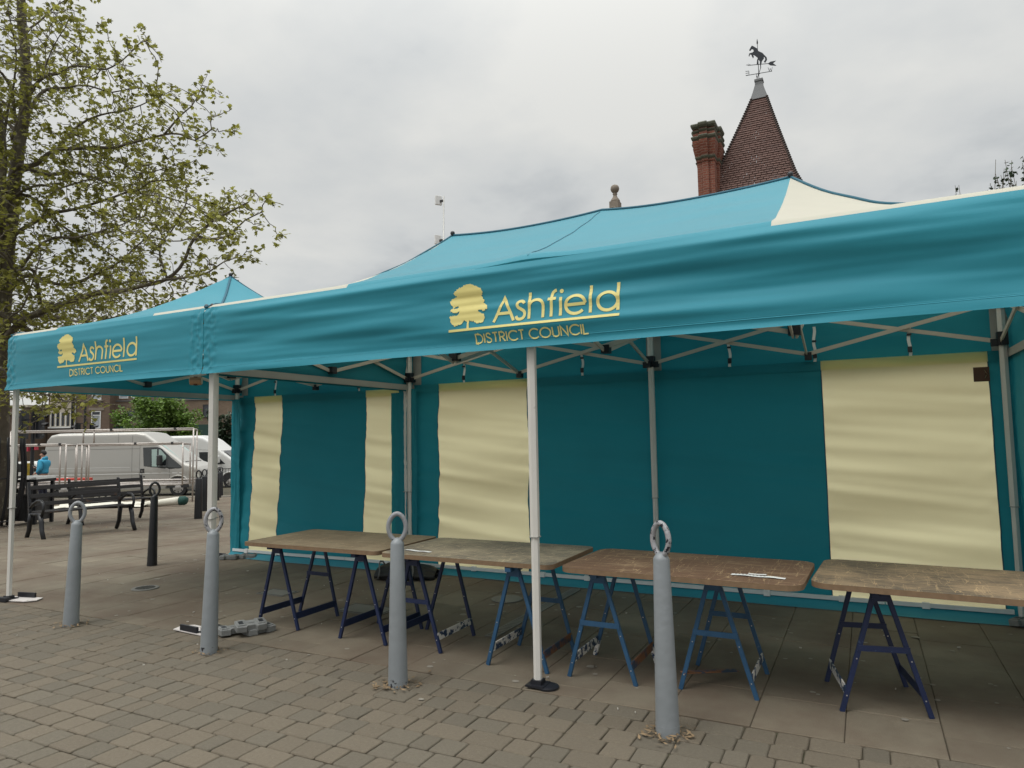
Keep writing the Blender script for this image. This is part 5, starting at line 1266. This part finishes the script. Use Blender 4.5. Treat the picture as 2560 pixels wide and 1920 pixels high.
skin_body('hood', [((.12, 0, 1.46), (.05, .10)), ((.05, -.10, 1.50), (.04, .04)), ((-.03, -.07, 1.44), (.02, .02)), ((.05, .10, 1.50), (.04, .04)), ((-.03, .07, 1.44), (.02, .02))], [(0, 1), (1, 2), (0, 3), (3, 4)], M['hoodie'], t)
skin_body('trousers', [((.02, 0, .93), (.165, .18)), ((.02, -.09, .82), (.115, .11)), ((.0, -.10, .48), (.085, .085)), ((.03, -.11, .10), (.065, .065)), ((.02, .09, .82), (.115, .11)), ((.0, .10, .48), (.085, .085)), ((.03, .11, .10), (.065, .065))], [(0, 1), (1, 2), (2, 3), (0, 4), (4, 5), (5, 6)], M['navycloth'], t)
skin_body('hair', [((.045, 0, 1.60), (.06, .075)), ((.03, 0, 1.68), (.085, .09)), ((-.02, 0, 1.72), (.085, .085)), ((-.085, 0, 1.735), (.05, .065))], [(0, 1), (1, 2), (2, 3)], M['hair'], t)
b = MB(); b.tube([(-.11, 0, 1.645), (-.145, 0, 1.605), (-.105, 0, 1.60)], [.006, .014, .010], 6); b.build('nose', M['skin'], t, smooth=True)
for sy in (-1, 1):
    b = MB(); b.lathe([(.001, -.03), (.013, -.015), (.014, .012), (.001, .03)], 8, (.0, sy*.088, 1.62)); b.build('ear', M['skin'], t, smooth=True)
    MB().box((-.108, sy*.035, 1.645), (.01, .022, .008)).build('eye', M['hair'], t)
MB().box((-.105, 0, 1.572), (.012, .04, .006)).build('mouth', M['brownlabel'], t)
hd = MB()
for k in range(4): hd.tube([(-.33, .07+k*.016-.024, 1.16), (-.365, .07+k*.016-.024, 1.165+.004*k), (-.38, .072+k*.014-.02, 1.185)], [.009, .008, .006], 6)
hd.tube([(-.31, .045, 1.16), (-.345, .035, 1.185), (-.37, .05, 1.195)], [.010, .009, .007], 6); hd.build('fingers', M['skin'], body, smooth=True)
hd = MB()
for k in range(4): hd.tube([(-.185, -.20+k*.015, .965), (-.215, -.20+k*.015, .945), (-.22, -.20+k*.014, .915)], [.009, .008, .006], 6)
hd.tube([(-.17, -.215, .96), (-.19, -.225, .93)], [.010, .007], 6); hd.build('fingers', M['skin'], body, smooth=True)
ph = MB().box((-.385, .075, 1.20), (.012, .07, .14), M=Matrix.Rotation(R(-35), 3, 'Y')).build('mobile_phone', M['blackp'], None, bevel=.003)
Rz = Matrix.Rotation(AZ, 3, 'Z'); ph.location = (q.x, q.y, gzp); ph.rotation_euler = (0, 0, AZ); tag(ph, 'black mobile phone held up by the person in the blue hoodie', 'phone')

# ------------------------------------------------------------------ far brick street front
GB = -1.2
def bpart(name, m, par, u0, u1, d0, d1, z0, z1, **k): return MB().b2(u0, u1, d0, d1, z0, z1).build(name, m, par, **k)
def window(par, u, z, w, h, d, frame_m, glass_m, curtain=False, lintel=None, sill=None):
    wn = bpart('window', glass_m, par, u-w/2, u+w/2, d-.02, d+.05, z, z+h)
    f = .07; b = MB()
    b.b2(u-w/2-f, u-w/2, d-.06, d+.02, z-f, z+h+f).b2(u+w/2, u+w/2+f, d-.06, d+.02, z-f, z+h+f).b2(u-w/2, u+w/2, d-.06, d+.02, z-f, z).b2(u-w/2, u+w/2, d-.06, d+.02, z+h, z+h+f)
    if curtain: b.b2(u-w/2, u+w/2, d-.055, d+.0, z+h*.76, z+h*.81)
    b.build('frame', frame_m, wn)
    if curtain: bpart('curtain', M['curtain'], wn, u-w/2, u+w/2, d-.025, d-.018, z, z+h*.74)
    if lintel: bpart('lintel', M['stone'], wn, u-w/2-.35, u+w/2+.35, d-.05, d+.02, z+h+.14, z+h+.40)
    if sill: bpart('sill', M['stone'], wn, u-w/2-.25, u+w/2+.25, d-.14, d+.02, z-.24, z-f-.01)
def bthing(name, label, u, d): q = P(u, d, GB); return thing(name, label, 'building', q, AZ)
# local coords: x = u - u_ref, y = d - d_ref, z above GB
t = bthing('brick_house', 'tall brown brick building with net-curtained white windows behind the vans', -41.6, 65)
b = MB().b2(0, 3.6, 0, 12, 0, 11.2); b.build('wall', M['brown_brick'], t)
b = MB().b2(-.1, 3.7, -.1, 12.1, 11.2, 11.45); b.build('roof', M['lead'], t)
for z in (3.05+1.2, 5.76+1.2, 8.5+1.2): window(t, 2.35, z, .74, 1.5, 0, M['upvc'], M['darkwin'], True, True, True)
bpart('drain_pipe', M['black_iron'], t, .06, .20, -.16, -.02, 0, 11)
bpart('drain_pipe', M['steel_lid'], t, .36, .46, -.13, -.02, 0, 11)
t = bthing('stair_block', 'narrow beige panelled block with tall slit windows left of the brown brick building', -43.85, 65.3)
bpart('wall', M['brown_brick'], t, -.35, 2.3, .3, 8, 0, 10.8)
bpart('beige_bay', M['beige_panel'], t, .0, 2.1, 0, .3, 4.3, 10.7)
for zz_ in (4.5, 7.55):
    for k in range(4): bpart('window', M['darkwin'], t, .22+k*.48, .42+k*.48, -.03, .0, zz_, zz_+1.25)
    for k in range(5): bpart('mullion', M['upvc'], t, .08+k*.48, .16+k*.48, -.06, -.0, zz_-.05, zz_+1.3)
bpart('sill', M['upvc'], t, -.05, 2.15, -.15, .0, 4.28, 4.42)
t = bthing('low_brick_building', 'low brown brick building with a flat roof at the far left', -50.0, 63)
bpart('wall', M['brown_brick'], t, 0, 5.6, 0, 9, 0, 6.2); bpart('roof', M['beige_panel'], t, -.1, 5.7, -.1, 9.1, 6.2, 6.42)
window(t, 3.7, 3.2, .6, 2.1, 0, M['upvc'], M['darkwin']); bpart('window_hood', M['upvc'], t, 2.2, 4.2, -.3, 0, 5.55, 5.75)
bpart('wall_camera', M['upvc'], t, 5.0, 5.25, -.35, -.02, 5.9, 6.05)
t = bthing('brick_wing', 'long tan brown brick building with dark square windows behind the green street tree', -38.0, 66)
bpart('wall', M['brown_brick2'], t, 0, 30, 0, 10, 0, 9.5)
bpart('upper_band', M['lead'], t, -.05, 30.05, -.08, 0, 6.75, 6.85)
for u in (.75, 1.9): window(t, u, 7.1, .72, 1.3, 0, M['upvc'], M['curtain'])
for u, z in ((1.5, 5.0), (2.75, 5.0), (4.9, 5.0), (8.75, 5.15), (16, 5.1), (20, 5.1)): window(t, u, z, .62, 1.1, 0, M['darktrim'], M['darkwin'])
for u, z in ((-.1+.35, 5.7), (9.55, 5.95)): bpart('vent', M['tapebrown'], t, u-.16, u+.16, -.1, 0, z-.12, z+.12)
bpart('alarm_box', M['upvc'], t, 11.0, 11.12, -.1, 0, 5.4, 5.52)
bpart('shop_fascia', M['greenboard'], t, -.3, 9.3, -.25, 0, 3.2, 4.4)
bpart('canopy_band', M['darktrim'], t, 9.9, 30, -.9, 0, 2.15, 2.45)
bpart('shop_glass', M['glass'], t, .3, 9.1, -.08, 0, .4, 3.1); bpart('shop_glass', M['darkwin'], t, 10.8, 14.0, -.05, 0, .2, 2.1); bpart('door_frame', M['upvc'], t, 10.1, 10.2, -.1, 0, .1, 2.1)
bpart('drain_pipe', M['black_iron'], t, 9.45, 9.55, -.15, -.02, 0, 9.4)
# ------------------------------------------------------------------ turreted brick building behind the canopies
t = thing('turreted_building', 'red brick building with a tiled pyramid turret rising behind the long canopy', 'building', (0, 0, -.45))
b = MB(); b.b2(-7.0, 12.5, 17.2, 27, 0, 6.6); b.build('wall', M['red_brick'], t)
b = MB(); b.add([(-7.2, 17.0, 6.6), (12.7, 17.0, 6.6), (12.7, 27.2, 6.6), (-7.2, 27.2, 6.6), (-3.0, 21.5, 8.4), (10, 21.5, 8.4)], [(0, 1, 5, 4), (1, 2, 5), (2, 3, 4, 5), (3, 0, 4), (0, 3, 2, 1)]); b.build('roof', M['tile'], t)
cx_, cy_ = 2.10, 19.25
b = MB(); b.b2(cx_-1.35, cx_+1.35, cy_-1.35, cy_+1.35, 6.6, 9.0); b.build('turret_wall', M['red_brick'], t)
for sx in (-.6, .6): 
    wn = MB().b2(cx_+sx-.28, cx_+sx+.28, cy_-1.40, cy_-1.352, 7.2, 8.5).build('window', M['darkwin'], t); MB().b2(cx_+sx-.36, cx_+sx+.36, cy_-1.46, cy_-1.40, 7.02, 7.16).build('sill', M['stone'], wn)
for k, u in enumerate((-5.5, -2.6, .2, 5.2, 8.0, 10.8)):
    wn = MB().b2(u-.5, u+.5, 17.14, 17.19, 3.2, 5.4).build('window', M['darkwin'], t); MB().b2(u-.6, u+.6, 17.05, 17.13, 3.0, 3.15).build('sill', M['stone'], wn)
# pyramid of tile courses: half-width by height, slightly swept out at the foot
z0, z1 = 9.0, 12.85; nC = 47
def phw(z): f = min(1, (z-z0)/(z1-z0)); return 1.52*(1-f)**1.04*.86+.20+.10*max(0, 1-f*5)
b = MB(); rg = random.Random(2); dzc = (z1-z0)/nC; ax_x = lambda z: cx_+.26*(z-z0)/(z1-z0)
for i in range(nC):
    za = z0+i*dzc; zb_ = za+dzc*1.02; wa, wb = phw(za)+.028, phw(zb_)
    for sdi in range(4):
        nT = max(2, int(2*wa/.165)); offs = (i % 2)*.5
        cuts = sorted(set([0.0, 1.0]+[min(1, max(0, (k+offs)/nT)) for k in range(nT+1)]))
        for a0, a1 in zip(cuts[:-1], cuts[1:]):
            def pp(f, w, z):
                s_ = -w+2*w*f; X = ax_x(z)
                return [(X+s_, cy_-w, z), (X+w, cy_+s_, z), (X-s_, cy_+w, z), (X-w, cy_-s_, z)][sdi]
            g = .003; tn = rg.random(); dd = rg.uniform(-.004, .006)
            b.add([pp(a0+g, wa+dd, za), pp(a1-g, wa+dd, za), pp(a1-g, wb, zb_), pp(a0+g, wb, zb_), pp(a0, wa-.03, za-.002), pp(a1, wa-.03, za-.002)], [(0, 1, 2, 3), (4, 5, 1, 0)], 0, tn)
pr = b.build('turret_roof', M['tile'], t, tones=True, recalc=False)
for sx, sy in ((-1, -1), (1, -1), (1, 1), (-1, 1)):
    b = MB()
    for i in range(nC):
        za = z0+i*dzc; w = phw(za)+.03; w2 = phw(za+dzc); b.tube([(ax_x(za)+sx*w, cy_+sy*w, za+.01), (ax_x(za+dzc)+sx*w2, cy_+sy*w2, za+dzc)], [.045, .03], 6)
    b.build('hip_tiles', M['tile_dark'], pr, recalc=False)
plq = [(-1, -1), (1, -1), (1, 1), (-1, 1)]
cz = 12.80; cxx = ax_x(cz)
MB().lathe([(.27, cz-.02), (.19, cz+.25), (.125, cz+.50), (.115, cz+.62), (.135, cz+.63), (.13, cz+.70), (.09, cz+.72)], 4, (cxx, cy_, 0), plan=plq).build('lead_cap', M['lead'], t, recalc=False)
# chimney
def chim_plan():
    a, c, r_, w = .285, .62, .07, .10
    return [(-a, -c), (-w, -c), (-w, -c-r_), (w, -c-r_), (w, -c), (a, -c), (a, -.2), (a+r_, -.2), (a+r_, .2), (a, .2), (a, c), (w, c), (w, c+r_), (-w, c+r_), (-w, c), (-a, c), (-a, .2), (-a-r_, .2), (-a-r_, -.2), (-a, -.2)]
pln = chim_plan(); cc = (.86, 18.12, 0)
st = MB().lathe([(.92, 6.4), (.92, 10.45), (.97, 10.46), (1.0, 10.62), (1.08, 10.75), (1.16, 10.9)], 20, cc, plan=pln); st.build('chimney_stack', M['red_brick'], t, recalc=False)
s_o = [o for o in bpy.data.objects if o.name.startswith('chimney_stack')][0]
for k, (z_, r_, h_) in enumerate(((10.56, 1.05, .06), (11.15, 1.30, .08), (11.38, 1.22, .05), (11.53, 1.30, .10))):
    MB().lathe([(r_-.10, z_-.05), (r_, z_), (r_+.03, z_+h_*.6), (r_-.02, z_+h_)], 20, cc, plan=pln).build('moulded_band', M['moss_stone'], s_o, recalc=False)
MB().lathe([(1.16, 10.9), (1.24, 11.05), (1.17, 11.2), (1.14, 11.50)], 20, cc, plan=pln).build('chimney_head', M['red_brick'], s_o, recalc=False)
for dx in (-.15, .05): MB().tube([(cc[0]+dx, cc[1], 11.6), (cc[0]+dx+.01, cc[1], 11.82)], .006, 4).build('bird_spike', M['upvc'], s_o)
# stone gable with ball finial
gx_, gy_ = -1.83, 16.6; zo = .45
b = MB(); b.prism([(gx_-2.2, 6.0), (gx_+2.2, 6.0), (gx_, 8.95+.0)], gy_-.12, gy_+.35, 'y'); b.build('gable_wall', M['red_brick'], t)
b = MB(); b.bar((gx_-2.3, gy_+.1, 5.95), (gx_+.02, gy_+.1, 9.12), .62, .16).bar((gx_+2.3, gy_+.1, 5.95), (gx_-.02, gy_+.1, 9.12), .62, .16); cp_ = b.build('gable_coping', M['stone'], t, bevel=.02)
MB().b2(gx_-.15, gx_+.15, gy_-.08, gy_+.25, 9.0, 9.36).build('finial_block', M['stone'], cp_, bevel=.01)
MB().lathe([(.15, 9.36), (.155, 9.39), (.13, 9.44), (.075, 9.52), (.055, 9.58), (.075, 9.61), (.075, 9.63), (.05, 9.645), (.09, 9.68), (.125, 9.73), (.14, 9.79), (.125, 9.86), (.09, 9.90), (.02, 9.93)], 20, (gx_, gy_+.08, 0)).build('ball_finial', M['stone'], cp_, smooth=True, recalc=False)
# weathervane
vx, vy, vz = cxx, cy_, -.45+12.8+.70
t = thing('weathervane', 'dark weathervane with a rearing horse on the turret tip', 'weathervane', (vx, vy, vz), R(17))
Hs = [(833, 185), (846, 190), (880, 215), (890, 238), (925, 258), (945, 283), (960, 300), (963, 322), (947, 344), (934, 336), (948, 315), (944, 298), (936, 290), (936, 308), (918, 328), (912, 350), (897, 352), (900, 330), (890, 312), (882, 330), (886, 350), (870, 350), (876, 310), (884, 296), (862, 276), (842, 262), (848, 284), (842, 296), (831, 276), (827, 261), (814, 258), (810, 275), (802, 270), (808, 250), (838, 244), (850, 235), (845, 216), (832, 214), (820, 229), (809, 221), (822, 200)]
MX = lambda x: (x-884)*.00355; MZ = lambda y: (490-y)*.00392
MB().prism([(MX(x), MZ(y)) for x, y in Hs], -.012, .012, 'y').build('horse', M['vane'], t)
MB().tube([(0, 0, -.03), (0, 0, 1.30)], .011, 6).tube([(0, 0, 1.22), (0, 0, 1.27), (0, 0, 1.35), (0, 0, 1.42)], [.01, .026, .018, .002], 6).tube([(0, 0, -.03), (0, 0, .03), (0, 0, .06)], [.04, .035, .012], 8).tube([(0, 0, .20), (0, 0, .215), (0, 0, .23)], [.02, .04, .02], 8).build('spindle', M['vane'], t, smooth=True)
b = MB(); b.bar((-.33, 0, .54), (.40, 0, .53), .012, .018)
b.prism([(.30, .53), (.38, .585), (.56, .60), (.46, .52), (.56, .43), (.38, .46)], -.008, .008, 'y'); b.tube([(-.24, 0, .55), (-.30, 0, .58), (-.38, 0, .56), (-.30, 0, .53)], .007, 5, closed=True); b.build('arrow', M['vane'], t)
b = MB(); b.bar((-.40, 0, .20), (.42, 0, .26), .014, .016); b.bar((0, -.40, .22), (0, .40, .22), .014, .016)
for z_ in (.21, .28, .345): b.bar((-.41, 0, z_), (-.30, 0, z_), .012, .014)
b.bar((-.305, 0, .20), (-.305, 0, .35), .012, .014)
for (a, c) in (((.30, .40), (.335, .27)), ((.335, .27), (.365, .36)), ((.365, .36), (.40, .27)), ((.40, .27), (.435, .40))): b.bar((a[0], 0, a[1]), (c[0], 0, c[1]), .012, .012)
for (a, c) in (((-.40, .24), (-.40, .38)), ((-.40, .38), (-.32, .24)), ((-.32, .24), (-.32, .38))): b.bar((0, a[0], a[1]), (0, c[0], c[1]), .012, .012)
for (a, c) in (((.40, .24), (.32, .24)), ((.32, .24), (.32, .31)), ((.32, .31), (.40, .31)), ((.40, .31), (.40, .38)), ((.40, .38), (.32, .38))): b.bar((0, a[0], a[1]), (0, c[0], c[1]), .012, .012)
b.build('compass_arms', M['vane'], t)
# antenna mast
t = thing('antenna_mast', 'thin mast with two square panel antennas standing behind the canopy', 'mast', (-10.5, 20, -.5))
MB().tube([(0, 0, 0), (.0, 0, 6), (.13, 0, 12.15)], [.05, .04, .028], 8).build('pole', M['steel_lid'], t, smooth=True)
for z_, x_ in ((11.98, .12), (10.3, .08)):
    a = MB().box((x_-.24, -.03, z_+.02), (.09, .30, .40), rz=R(-35)).build('panel_antenna', M['upvc'], t, bevel=.02)
    MB().box((x_-.10, 0, z_-.02), (.16, .06, .10)).build('mount', M['darktrim'], a, bevel=.01)
